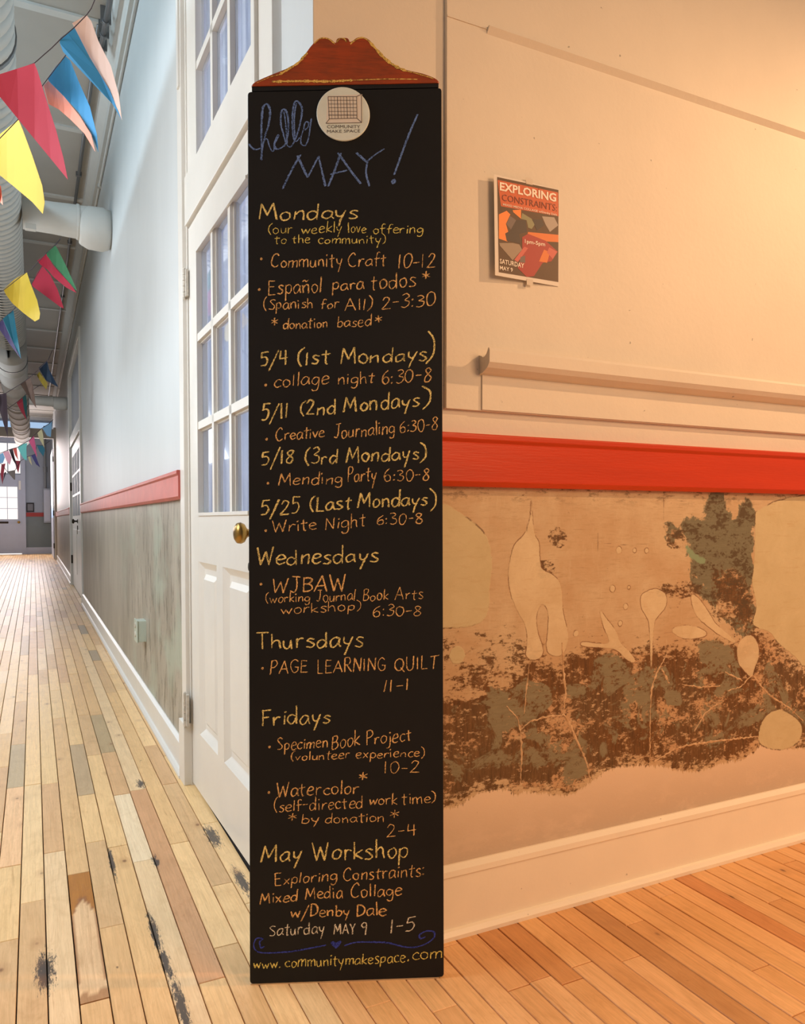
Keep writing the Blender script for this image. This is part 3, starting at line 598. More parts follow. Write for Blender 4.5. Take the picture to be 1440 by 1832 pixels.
# ------------------------------------------------------------------ ducts and conduits
du = thing('main_duct', 'long painted round air duct running the length of the corridor ceiling', 'duct', (-.785, 1, 3.24))
prof = []; y = 0.
while y < 21.5:
    prof += [(.195, y), (.195, y+.088), (.1968, y+.094), (.195, y+.10)] if y < 9 else [(.195, y), (.195, y+.99), (.199, y+1.0)]
    y += .10 if y < 9 else 1.0
du_o = obj('duct_pipe', MB().lathe(prof, (-.785, -.6, 3.24), (0, 1, 0), 32), MT['duct'], du, smooth=True)
for y in (2.3, 6.0, 10.0, 14.0, 18.0):
    obj('hanger_strap', MB().lathe([(.203, 0), (.203, .03)], (-.785, y, 3.24), (0, 1, 0), 32).box(-.79, -.78, y+.005, y+.025, 3.446, HC), MT['conduit'], du, smooth=False)
def branch(y, z, label, r=.115):
    b = thing('branch_duct', label, 'duct', (-.3, y, z), 'branch ducts from the main corridor duct')
    obj('duct_pipe', MB().lathe([(r*.92, .202), (r*.95, .40), (r*1.0, .50), (r*1.02, .62), (r, .785)], (-.785, y, z), (1, 0, 0), 28), MT['duct'], b, smooth=True)
    obj('collar', MB().lathe([(r*1.06, 0), (r*1.08, .01), (r*1.06, .02)], (-.235, y, z), (1, 0, 0), 28), MT['duct'], b)
    obj('collar', MB().lathe([(r*1.02, 0), (r*1.10, .012), (r*1.30, .06), (r*1.34, .16), (r*1.2, .20), (r*1.05, .215)], (-.215, y, z-.03), (1, 0, 0), 28), MT['duct'], b, smooth=True)
    return b
branch(4.42, 3.21, 'nearest white branch duct crossing from the main duct to the wall')
obj('branch_clamp', MB().box(-.57, -.50, 4.28, 4.33, 3.06, 3.10), MT['duct'], bpy.data.objects['branch_duct'], bevel=.004)
branch(12.5, 3.04, 'second branch duct, further down the corridor, beyond the double door', .085)
cn = thing('ceiling_conduit', 'thin grey steel conduit running along the corridor ceiling near the wall', 'pipe', (-.15, 5, 4.05))
obj('pipe', MB().tube([(-.145, 3.4, 4.05), (-.15, 8, 4.05), (-.17, 19.5, 4.05)], .013, 10), MT['conduit'], cn, smooth=True)
for y in (3.9, 5.6, 7.4, 9.6): obj('pipe_clip', MB().box(-.172, -.126, y, y+.03, 4.034, HC), MT['conduit'], cn)
c2 = thing('hanging_conduit', 'steel conduit with couplings hanging at the top left above the bunting', 'pipe', (-.12, 3.0, 4.0))
obj('pipe', MB().tube([(-.10, 2.2, 3.985), (-.125, 3.55, 3.985)], .016, 12), MT['conduit'], c2, smooth=True)
for y in (3.22, 3.36, 3.5): obj('coupling', MB().lathe([(.022, 0), (.024, .01), (.022, .035)], (-.12, y, 3.985), (0, 1, 0), 12).box(-.15, -.09, y+.01, y+.02, 3.97, HC), MT['conduit'], c2)
c3_ = thing('wall_conduit', 'slim white-painted conduit running along the top of the corridor wall', 'pipe', (-.02, 8, 3.84))
obj('pipe', MB().tube([(-.012, .4, 3.82), (-.012, 19.6, 3.82)], .010, 8), MT['batten'], c3_, smooth=True)
for y in (5.2, 8, 12, 16): obj('pipe_clip', MB().box(-.026, 0, y, y+.03, 3.805, 3.835), MT['batten'], c3_)

# ------------------------------------------------------------------ bunting
def cm(n, c): return paint('flag_paper_'+n, c, .7, .04, 0, 5)
FC = dict(peach=(244, 214, 200), blue=(62, 152, 208), sky=(96, 196, 226), orange=(246, 160, 138), red=(206, 66, 88), crimson=(170, 30, 56), yellow=(216, 186, 66), green=(66, 128, 88), teal=(40, 110, 132), purple=(80, 66, 108), navy=(24, 44, 66),
          mustard=(142, 122, 40), brown=(112, 90, 80), pine=(20, 72, 72), plum=(66, 52, 60), lightblue=(128, 176, 216), beige=(214, 204, 160), pinkc=(226, 96, 142), turq=(120, 212, 208), indigo=(66, 62, 122), coral=(226, 92, 82), dkred=(150, 40, 56), rose=(240, 172, 190), grey=(116, 104, 98), pinkl=(246, 190, 184), cream_f=(240, 236, 224))
FM = {k: cm(k, v) for k, v in FC.items()}
def sheet(pts, dep, amp, ph):
    """curved paper polygon: outline resampled, triangulated, given thickness"""
    bm = bmesh.new(); n = len(pts); L = []
    for i in range(n):
        a, b = pts[i], pts[(i+1) % n]
        for t in (0, .5): L.append((a[0]*(1-t)+b[0]*t, a[1]*(1-t)+b[1]*t))
    xs = [p[0] for p in L]; ys = [p[1] for p in L]; w = max(xs)-min(xs)+1e-6
    def w3(q):
        t = (q[0]-min(xs))/w; return at_depth(q[0], q[1], dep*(1+amp*math.sin(3.0*t+ph)))
    f = bm.faces.new([bm.verts.new(w3(q)) for q in L])
    bmesh.ops.triangulate(bm, faces=[f]); bm.normal_update()
    if sum((f.normal.dot(Vector(FV)) for f in bm.faces)) > 0: bmesh.ops.reverse_faces(bm, faces=bm.faces)
    bmesh.ops.solidify(bm, geom=bm.faces[:], thickness=.0006)
    mb = MB(); bm.verts.ensure_lookup_table(); bm.verts.index_update()
    mb.v = [tuple(v.co) for v in bm.verts]; mb.f = [tuple(v.index for v in f.verts) for f in bm.faces]; bm.free(); return mb
def flag(label, dep, parts, T, grp, amp=.012, ph=0.):
    A_ = [[T(p) for p in q] for _, q in parts]
    top = min(A_[0], key=lambda p: p[1]); o0 = at_depth(top[0], top[1], dep)
    root = obj('bunting_flag', sheet(A_[0], dep, amp, ph), FM[parts[0][0]], None, smooth=False, origin=tuple(o0))
    tag(root, label, 'flag', grp)
    for (c, _), q in zip(parts[1:], A_[1:]):
        obj('folded_side', sheet(q, dep*1.004, amp, ph+.4), FM[c], root)['label'] = 'folded side in another colour'
    return root
T1 = lambda p: (p[0]/3.983, p[1]/3.983); T2 = lambda p: (p[0]/3.983, 420+p[1]/3.983); T4 = lambda p: (p[0]/11.45, 740+p[1]/11.45)
def garland(label, pts, dep, T, r=.0012):
    q = [at_depth(*T(p[:2]), p[2] if len(p) > 2 else dep) for p in pts]
    m = thing('bunting_string', label, 'string', tuple(q[0])); obj('cord', MB().tube([tuple(v) for v in q], r, 6), MT['string'], m)
G1 = 'flags of the nearest bunting'; d = 2.0
garland('dark string of the nearest bunting, top left corner', [(700,-60), (650,60,), (618,105), (530,195), (430,280), (370,340), (245,450), (110,505), (0,560), (-200,640)], d, T1)
garland('second strand of the nearest bunting, behind the blue and orange flag', [(475,385), (400,480), (310,600), (130,850), (0,985), (-200,1110)], d*1.08, T1)
flag('large blue and pale peach bunting flag at the very top', d, [('blue', [(430,270),(425,305),(450,370),(560,470),(700,590),(800,740),(868,855),(780,640),(640,410),(530,195),(480,235)]), ('peach', [(515,165),(615,105),(650,150),(700,290),(790,470),(845,670),(868,855),(840,780),(700,510),(600,350),(535,205)])], T1, G1)
flag('sky blue and orange bunting flag, second from the top', d*1.08, [('blue', [(340,555),(400,470),(465,400),(500,430),(560,580),(640,760),(690,960),(700,1085),(640,930),(560,800),(450,680),(350,580)]), ('orange', [(310,610),(345,575),(450,680),(570,830),(650,960),(678,1080),(600,950),(500,850),(420,780),(345,740)])], T1, G1, .02)
flag('large raspberry red bunting flag at the left edge', d*.97, [('red', [(-70,550),(0,528),(245,450),(265,500),(320,680),(400,930),(450,1120),(483,1280),(360,1130),(130,850),(0,690),(-60,610)]), ], T1, G1)
flag('large yellow bunting flag curling below the red one', d*1.08, [('yellow', [(-70,1020),(0,955),(95,880),(130,850),(160,920),(230,1110),(300,1320),(318,1440),(305,1525),(230,1440),(100,1330),(0,1250),(-70,1210)])], T1, G1, .03, 1.2)
flag('tip of a salmon pink flag at the left edge under the yellow one', d*1.1, [('orange', [(-30,1300),(5,1325),(12,1390),(20,1460),(-10,1430)])], T1, G1)
G2 = 'flags of the second bunting'; d = 4.0
garland('string of the second bunting, below the branch duct', [(435,20,4.2), (390,75), (330,130), (225,245), (190,265), (25,395), (-150,480)], d, T2, .0018)
flag('green and crimson bunting flag under the branch duct', d, [('green', [(330,130),(390,75),(405,90),(470,220),(550,400),(500,350),(400,230),(335,150)]), ('crimson', [(265,185),(330,135),(380,220),(500,350),(545,415),(470,375),(380,300),(340,250),(290,215)])], T2, G2)
flag('dark crimson bunting flag beside the small yellow one', d*1.06, [('crimson', [(225,350),(265,270),(300,220),(360,290),(410,390),(455,525),(430,515),(330,440),(235,370)])], T2, G2, .0)
flag('smaller yellow bunting flag of the second string', d*1.0, [('yellow', [(25,390),(100,320),(190,265),(215,340),(265,470),(285,560),(280,600),(248,618),(170,560),(90,490),(45,430)])], T2, G2, .02)
flag('teal bunting flag with a purple fold at the left edge', d*1.05, [('teal', [(20,600),(95,535),(110,640),(150,885),(100,780),(50,680)]), ('purple', [(-30,650),(0,622),(20,605),(60,690),(120,830),(150,885),(70,780),(0,680)])], T2, G2)
garland('second strand of the second bunting, between the crimson and teal flags', [(430,30), (360,120), (300,220), (225,350), (95,535), (20,600), (-80,690)], d*1.06, T2, .0018)
G3 = 'flags of the third bunting'; d = 7.0
garland('string of the third bunting, in front of the duct', [(375,820,8), (345,890), (275,960), (215,1015), (145,1065), (40,1130), (-60,1150)], d, T2, .003)
flag('navy and mustard bunting flag near the ceiling conduit', d, [('navy', [(275,950),(335,895),(350,960),(415,1085),(330,1040)]), ('mustard', [(262,1000),(280,975),(340,1060),(330,1105),(290,1050)])], T2, G3)
flag('brown bunting flag in front of the main duct', d, [('brown', [(145,1065),(215,1015),(235,1080),(258,1235),(200,1150)])], T2, G3)
flag('pine green bunting flag with a red fold, below the brown one', d*1.1, [('pine', [(160,1160),(183,1140),(192,1200),(192,1320),(170,1240)]), ('dkred', [(118,1195),(160,1160),(176,1240),(190,1320),(150,1260)])], T2, G3, .0)
flag('long plum bunting flag at the left edge', d*.98, [('plum', [(-40,1150),(0,1138),(45,1130),(55,1300),(55,1445),(20,1330),(0,1260),(-30,1200)])], T2, G3)
garland('short strand of the third bunting below the brown flag', [(300,1060), (183,1140), (160,1160), (118,1195), (40,1250), (-60,1300)], d*1.1, T2, .003)
G4 = 'flags of the far bunting'; d = 11.0
garland('string of the far bunting', [(1090,120), (1000,210), (870,290), (690,450), (590,560), (470,620), (360,690), (260,715), (180,740), (60,790), (-60,840)], d, T4, .004)
garland('lowest far bunting string crossing the transom window', [(1020,560), (880,655), (750,645), (720,830), (570,880), (420,970), (310,1160), (150,1190), (30,1030), (-60,1010)], d*1.04, T4, .004)
for lab, k, ps_ in [
    ('light blue flag at the right end of the far bunting', 1.0, [('lightblue', [(870,290),(1000,210),(1060,160),(1055,300),(1040,480),(960,450),(900,350)]), ('navy', [(1030,280),(1080,110),(1065,250),(1040,380)])]),
    ('beige flag of the far bunting, left of the light blue one', 1.0, [('beige', [(770,390),(850,310),(880,420),(905,690),(830,560),(780,450)])]),
    ('bright pink flag of the far bunting', 1.0, [('pinkc', [(590,570),(690,450),(720,600),(760,900),(680,740)])]),
    ('dark teal flag of the far bunting', 1.04, [('teal', [(750,640),(880,660),(920,740),(890,880),(800,760)])]),
    ('turquoise flag of the far bunting under the duct end', 1.0, [('turq', [(360,690),(470,620),(560,600),(540,700),(550,960),(490,930),(420,820)])]),
    ('indigo flag of the far bunting, lowest on the right', 1.04, [('indigo', [(640,860),(720,830),(770,970),(820,1100),(740,1040)]), ('beige', [(570,880),(620,880),(655,1060),(600,980)])]),
    ('coral and dark brown flag of the far bunting', 1.0, [('coral', [(260,710),(340,690),(360,880),(380,960),(310,850)]), ('plum', [(180,735),(262,715),(300,900),(370,1130),(260,940)])]),
    ('deep red flag hanging before the transom window', 1.04, [('dkred', [(300,960),(420,970),(375,1220),(330,1100)])]),
    ('pale rose flag hanging before the transom window', 1.0, [('rose', [(60,790),(175,760),(240,900),(200,1050),(140,980)])]),
    ('grey-brown flag hanging before the transom window', 1.04, [('grey', [(150,1190),(310,1160),(310,1360),(280,1345)])]),
    ('dark red and plum flag at the far left edge', 1.04, [('dkred', [(30,1040),(110,1020),(80,1200),(50,1450),(10,1250)]), ('plum', [(90,1205),(130,1195),(60,1400),(50,1450)])]),
    ('pale blue flag at the far left edge', 1.0, [('lightblue', [(-40,850),(60,800),(100,900),(60,1010),(0,1020)])])]:
    flag(lab, d*k, ps_, T4, G4, .0)

# ------------------------------------------------------------------ poster
ps_o = thing('workshop_poster', 'small orange and brown workshop poster on white paper taped to the cream wall', 'poster', tuple(on_y(942, 405, -.012)))
PY = -.0135
c4 = [on_y(883.3, 311.6, PY-.016), on_y(999.5, 339, PY), on_y(999.5, 512.7, PY), on_y(885.5, 492.4, PY-.016)]
def curl(u): return 0.                                    # the sheet is flat, its left edge stands off the wall
def pw(u, v, lift=0.):
    # u from left to right 0..1, v from top to bottom 0..1
    q = (c4[0]*(1-u)+c4[1]*u)*(1-v)+(c4[3]*(1-u)+c4[2]*u)*v
    return (q[0], q[1]+curl(u)-lift, q[2])
def sheet_uv(name, quad, lift, m, par, n=12):
    """bilinear patch of the poster, following its curl"""
    mb = MB(); vs = []
    for s in (0, .0002):
        for j in range(3):
            for i in range(n+1):
                a = i/n; b = j/2
                u = (quad[0][0]*(1-a)+quad[1][0]*a)*(1-b)+(quad[3][0]*(1-a)+quad[2][0]*a)*b; v = (quad[0][1]*(1-a)+quad[1][1]*a)*(1-b)+(quad[3][1]*(1-a)+quad[2][1]*a)*b
                vs.append(pw(u, v, lift+s))
    N = n+1; K = 3*N; fs = []
    for o_ in (0, K):
        for j in range(2):
            for i in range(n): fs.append((o_+j*N+i, o_+j*N+i+1, o_+(j+1)*N+i+1, o_+(j+1)*N+i))
    rim = [i for i in range(N)]+[N+n, 2*N+n]+[2*N+i for i in range(n-1, -1, -1)]+[N]
    for a, b in zip(rim, rim[1:]+rim[:1]): fs.append((a, b, K+b, K+a))
    mb.add(vs, fs); return obj(name, mb, m, par)
def H4(src, dst):
    A_ = []; b = []
    for (x, y), (u, v) in zip(src, dst):
        A_.append([x, y, 1, 0, 0, 0, -u*x, -u*y]); b.append(u); A_.append([0, 0, 0, x, y, 1, -v*x, -v*y]); b.append(v)
    h = np.append(np.linalg.solve(np.array(A_, float), np.array(b, float)), 1).reshape(3, 3)
    return lambda p: tuple((h@np.array([p[0], p[1], 1]))[:2]/(h@np.array([p[0], p[1], 1]))[2])
PU = H4([(178, 165), (1065, 375), (1065, 1700), (195, 1545)], [(0, 0), (1, 0), (1, 1), (0, 1)])   # zoomed view of the sheet -> sheet coordinates
sheet_uv('paper', [(0, 0), (1, 0), (1, 1), (0, 1)], 0, MT['paper'], ps_o)
a, b, c, e = PU((222, 205)), PU((1060, 383)), PU((1058, 1640)), PU((245, 1505))
sheet_uv('print', [a, b, c, e], .0003, paint('poster_brown', (92, 66, 40), .5, .1, 0, 30), ps_o)
PC = {k: plain('poster_'+k, v, .5) for k, v in dict(orange=(206, 92, 36), bright=(246, 138, 50), slate=(112, 96, 90), dark=(60, 44, 32), red=(168, 40, 28), grey=(156, 136, 116), lightgrey=(172, 158, 146), white=(248, 236, 220), text=(120, 50, 30), deepred=(150, 30, 28), amber=(226, 120, 40), sage=(140, 138, 100), pinkish=(206, 96, 84)).items()}
def ppoly(name, L, lift, m, label=None):
    bm = bmesh.new(); f = bm.faces.new([bm.verts.new((*PU(q), 0)) for q in L]); r_ = bmesh.ops.triangulate(bm, faces=[f])
    bmesh.ops.subdivide_edges(bm, edges=bm.edges[:], cuts=2, use_grid_fill=True); bm.verts.index_update()
    mb = MB(); mb.v = [pw(v.co.x, v.co.y, lift) for v in bm.verts]; mb.f = [tuple(v.index for v in f.verts) for f in bm.faces]; bm.free()
    return obj(name, mb, m, ps_o)
ppoly('title_block', [(228,245),(1060,418),(1062,745),(275,608),(250,430)], .0005, PC['orange'])
for i, (L, m) in enumerate([([(245,720),(350,670),(400,720),(340,850),(380,990),(360,1090),(245,1050)], 'bright'), ([(430,660),(545,655),(545,780),(440,690)], 'bright'), ([(395,740),(480,800),(420,945),(345,850)], 'slate'), ([(480,795),(610,800),(625,960),(520,985),(540,1120),(350,1080),(330,980),(400,940)], 'dark'),
        ([(560,700),(690,780),(730,860),(690,920),(640,900),(620,800),(545,780)], 'sage'), ([(830,745),(1000,760),(1055,870),(940,960),(880,860)], 'lightgrey'), ([(700,790),(830,790),(860,870),(760,940)], 'dark'), ([(640,960),(1058,1000),(1058,1100),(880,1090),(620,1030)], 'amber'),
        ([(250,1110),(430,1110),(520,1130),(560,1200),(430,1345),(260,1150)], 'grey'), ([(560,1030),(640,985),(880,1080),(1050,1230),(960,1360),(840,1380),(720,1560),(620,1570),(500,1450),(560,1200)], 'red'), ([(450,1340),(590,1160),(640,1180),(500,1370)], 'pinkish'), ([(860,1200),(940,1240),(900,1380),(790,1360)], 'amber'), ([(930,1170),(1040,1230),(980,1330),(900,1240)], 'pinkish'), ([(540,1300),(600,1280),(600,1380),(520,1370)], 'slate')]):
    ppoly('print_shape', L, 00.0006+.00003*i, PC[m])
def text_mesh(s, size=1., bold=0.):
    c_ = bpy.data.curves.new('t', 'FONT'); c_.body = s; c_.size = size; c_.offset = bold; c_.resolution_u = 2
    o_ = bpy.data.objects.new('t', c_); COL.objects.link(o_); dg = bpy.context.evaluated_depsgraph_get(); dg.update()
    me = bpy.data.meshes.new_from_object(o_.evaluated_get(dg)); vs = [tuple(v.co) for v in me.vertices]; fs = [tuple(p.vertices) for p in me.polygons]
    bpy.data.objects.remove(o_); bpy.data.curves.remove(c_); return np.array(vs), fs
def place_text(name, s, bl, br, h, fn, m, par, bold=0., up=(0, -1)):
    """flat lettering from bl to br (baseline ends), height h, in the coordinates fn understands"""
    v, fs = text_mesh(s, 1., bold); x0, x1 = v[:, 0].min(), v[:, 0].max(); y1 = .70
    mb = MB(); bl, br = np.array(bl, float), np.array(br, float)
    mb.v = [fn(bl+(br-bl)*((x-x0)/(x1-x0))+np.array(up)*h*(y/y1)) for x, y, _ in v]; mb.f = fs
    return obj(name, mb, m, par)
fnp = lambda lift: (lambda q: pw(*PU(q), lift))
place_text('lettering', 'EXPLORING', (255, 385), (1025, 545), 108, fnp(.00125), PC['white'], ps_o, .03)
place_text('lettering', 'CONSTRAINTS:', (285, 530), (1038, 678), 92, fnp(.00125), PC['text'], ps_o, -.006)
place_text('lettering', 'MIXED MEDIA COLLAGE w/Denby Dale', (298, 597), (1035, 740), 28, fnp(.00125), PC['white'], ps_o, .006)
place_text('lettering', '1pm-5pm', (595, 1110), (872, 1155), 52, fnp(.00125), PC['white'], ps_o, .012)
place_text('lettering', 'SATURDAY', (255, 1385), (585, 1450), 62, fnp(.00125), PC['white'], ps_o, .015)
place_text('lettering', 'MAY 9', (255, 1470), (430, 1502), 52, fnp(.00125), PC['white'], ps_o, .015)
for q in ((.53, -.01), (.53, 1.01)):
    vs = [pw(q[0]-.05, q[1]-.03, .0006), pw(q[0]+.05, q[1]-.03, .0006), pw(q[0]+.05, q[1]+.03, .0006), pw(q[0]-.05, q[1]+.03, .0006)]
    obj('tape', MB().prism([(v[0], v[1], v[2]) for v in vs], [(v[0], v[1]-.0003, v[2]) for v in vs]), MT['tape'], ps_o)

# ------------------------------------------------------------------ the tall blackboard sign
bd = (np.array([.284, -.142, 0])-np.array([-.121, .027, 0])); BW = np.linalg.norm(bd); bu = bd/BW; bn = np.array([bu[1], -bu[0], 0]); 
if bn@FV > 0: bn = -bn
LEAN = .012
bv = np.array([0, 0, 1.])-bn*LEAN; bv /= np.linalg.norm(bv); bN = np.cross(bu, bv); bN = bN if bN@FV < 0 else -bN
B0 = np.array([-.121, .027, 0])+bn*.016
def to_board(px, py): d_ = ray(px, py); t = ((B0-CP)@bN)/(d_@bN); q = CP+t*d_-B0; return q@bu, q@bv
def bp(u, v, w=0.): return tuple(B0+bu*u+bv*v+bN*w)
sign = thing('blackboard_sign', 'tall narrow blackboard with chalked May schedule and orange wooden crest leaning on the wall corner', 'blackboard', tuple(B0+bu*BW/2-bN*.01))
TK = .018
cor = [to_board(447, 1755), to_board(794, 1743), to_board(790, 157), to_board(443, 164)]
cor[0] = (cor[0][0], .003); cor[1] = (cor[1][0], .003)
def rounded(c4_, r, seg=5):
    out = []; n = 4
    for i in range(n):
        p0, p1, p2 = (np.array(c4_[(i+k) % n], float) for k in (-1, 0, 1)); a_ = p1+(p0-p1)/np.linalg.norm(p0-p1)*r; b_ = p1+(p2-p1)/np.linalg.norm(p2-p1)*r
        for k in range(seg+1): t = k/seg; out.append((1-t)**2*a_+2*t*(1-t)*p1+t*t*b_)
    return out
rim = rounded(cor, .008)
in_ = [q+(np.array([BW/2, .97])-q)*np.array([.006, .0012]) for q in rim]
mb = MB(); n = len(rim); vs = [bp(*q, -TK) for q in rim]+[bp(*q, -.0015) for q in rim]+[bp(*q, 0) for q in in_]
fs = [tuple(range(n))[::-1]]+[(k*n+i, k*n+(i+1) % n, (k+1)*n+(i+1) % n, (k+1)*n+i) for k in (0, 1) for i in range(n)]+[tuple(2*n+i for i in range(n))]
obj('board', mb.add(vs, fs), MT['black'], sign)
q0 = to_board(450.5, 153); q1 = to_board(784.5, 146)
top = MB().prism([bp(q0[0], q0[1]-.012, -TK+.002), bp(q1[0], q1[1]-.012, -TK+.002), bp(*q1, -TK+.002), bp(*q0, -TK+.002)], [bp(q0[0], q0[1]-.012, -.0005), bp(q1[0], q1[1]-.012, -.0005), bp(*q1, -.0005), bp(*q0, -.0005)])
obj('top_rail', top, MT['black_edge'], sign)
obj('bottom_edge', MB().prism([bp(.004, -.0005, -TK+.003), bp(BW-.012, -.0005, -TK+.003), bp(BW-.012, .0035, -TK+.003), bp(.004, .0035, -TK+.003)], [bp(.004, -.0005, -.0002), bp(BW-.012, -.0005, -.0002), bp(BW-.012, .0028, -.0002), bp(.004, .0028, -.0002)]), plain('raw_wood_edge', (206, 178, 140)), sign)
T0 = lambda p: (430+p[0]/3.789, 40+p[1]/3.789)
crest = [(75,428),(100,405),(200,360),(300,320),(380,275),(430,225),(470,170),(495,142),(520,118),(540,105),(562,101),(590,105),(618,120),(640,138),(648,136),(652,118),(670,106),(720,106),(735,118),(742,132),(762,126),(785,108),(812,100),(842,102),(868,115),(890,135),(920,180),(980,240),(1050,290),(1130,325),(1240,350),(1320,380),(1345,400),(1345,410)]
def cat(L, n=4, closed=False):
    out = []; N = len(L); L = [np.array(p, float) for p in L]
    for i in range(N-1):
        p0, p1, p2, p3 = L[max(i-1, 0)], L[i], L[i+1], L[min(i+2, N-1)]
        for k in range(n):
            t = k/n; out.append(.5*((2*p1)+(-p0+p2)*t+(2*p0-5*p1+4*p2-p3)*t*t+(-p0+3*p1-3*p2+p3)*t**3))
    out.append(L[-1]); return out
cr = [to_board(*T0(p)) for p in cat(crest, 3)]
cb = [to_board(*T0(p)) for p in [(1345,412),(700,424),(75,434)]]
ring = cr+cb; cen = np.array([BW/2, cr[0][1]+.03])
inner = [np.array(q)+(cen-np.array(q))*.012 for q in ring]
mb = MB(); n = len(ring); vs = [bp(*q, -TK+.002) for q in ring]+[bp(*q, -.001) for q in ring]+[bp(*q, .0015) for q in inner]
fs = [tuple(range(n))[::-1]]+[(k*n+i, k*n+(i+1) % n, (k+1)*n+(i+1) % n, (k+1)*n+i) for k in (0, 1) for i in range(n)]+[tuple(2*n+i for i in range(n))]
g = NT('crest_wood_paint'); p = g.pos(False); nn = g.noise(g.scale(p, (6, 6, 60)), 3, 6, .7); n2 = g.noise(p, 9, 4)
g.base(g.mix(g.mr(n2, .35, .65), g.mix(g.mr(nn, .3, .7), lin((150, 62, 24)), lin((196, 78, 28))), g.mix(g.mr(nn, .3, .7), lin((120, 60, 30)), lin((170, 72, 28)))), .45); g.bump(nn, .3, .001); MT['crest'] = g.m
obj('crest', mb.add(vs, fs), MT['crest'], sign)

# chalk strokes
def ribbon(mb, pts, w, lift=.0004, taper=True):
    pts = [np.array(p, float) for p in pts]
    if len(pts) < 2: return
    vs = []; n = len(pts); ph = rng.rand()*6
    for i, p in enumerate(pts):
        t = pts[min(i+1, n-1)]-pts[max(i-1, 0)]; L = np.linalg.norm(t); t = t/L if L > 1e-9 else np.array([1., 0]); nr = np.array([-t[1], t[0]])
        ww = w*(1+.20*math.sin(i*.9+ph)+.22*rng.randn()); ww = max(ww, w*.55)
        if taper and (i == 0 or i == n-1): ww *= .6
        vs += [bp(*(p-nr*ww/2), lift), bp(*(p+nr*ww/2), lift)]
    mb.add(vs, [(2*i, 2*i+2, 2*i+3, 2*i+1) for i in range(n-1)])
def resample(L, step):
    L = [np.array(p, float) for p in L]; out = [L[0]]
    for a_, b_ in zip(L[:-1], L[1:]):
        k = max(1, int(np.linalg.norm(b_-a_)/step))
        for i in range(1, k+1): out.append(a_+(b_-a_)*i/k)
    return out
PXM = 1.69/1350                                          # metres per pixel of the photograph on the sign
def stroke(mb, L, w_px, smooth=True):
    if smooth and len(L) > 2: L = cat(L, 5)
    L = [to_board(*p) for p in L]; L = resample(L, .0016)
    ph = rng.rand()*6
    for off in (-.24, .24):                              # a stick of chalk leaves two ragged tracks
        ribbon(mb, [np.array(q)+np.array([off*w_px*PXM, .5*off*w_px*PXM])*math.cos(ph+i*.03)+rng.randn(2)*.00012 for i, q in enumerate(L)], w_px*PXM*.58, .0004+.0001*rng.rand())
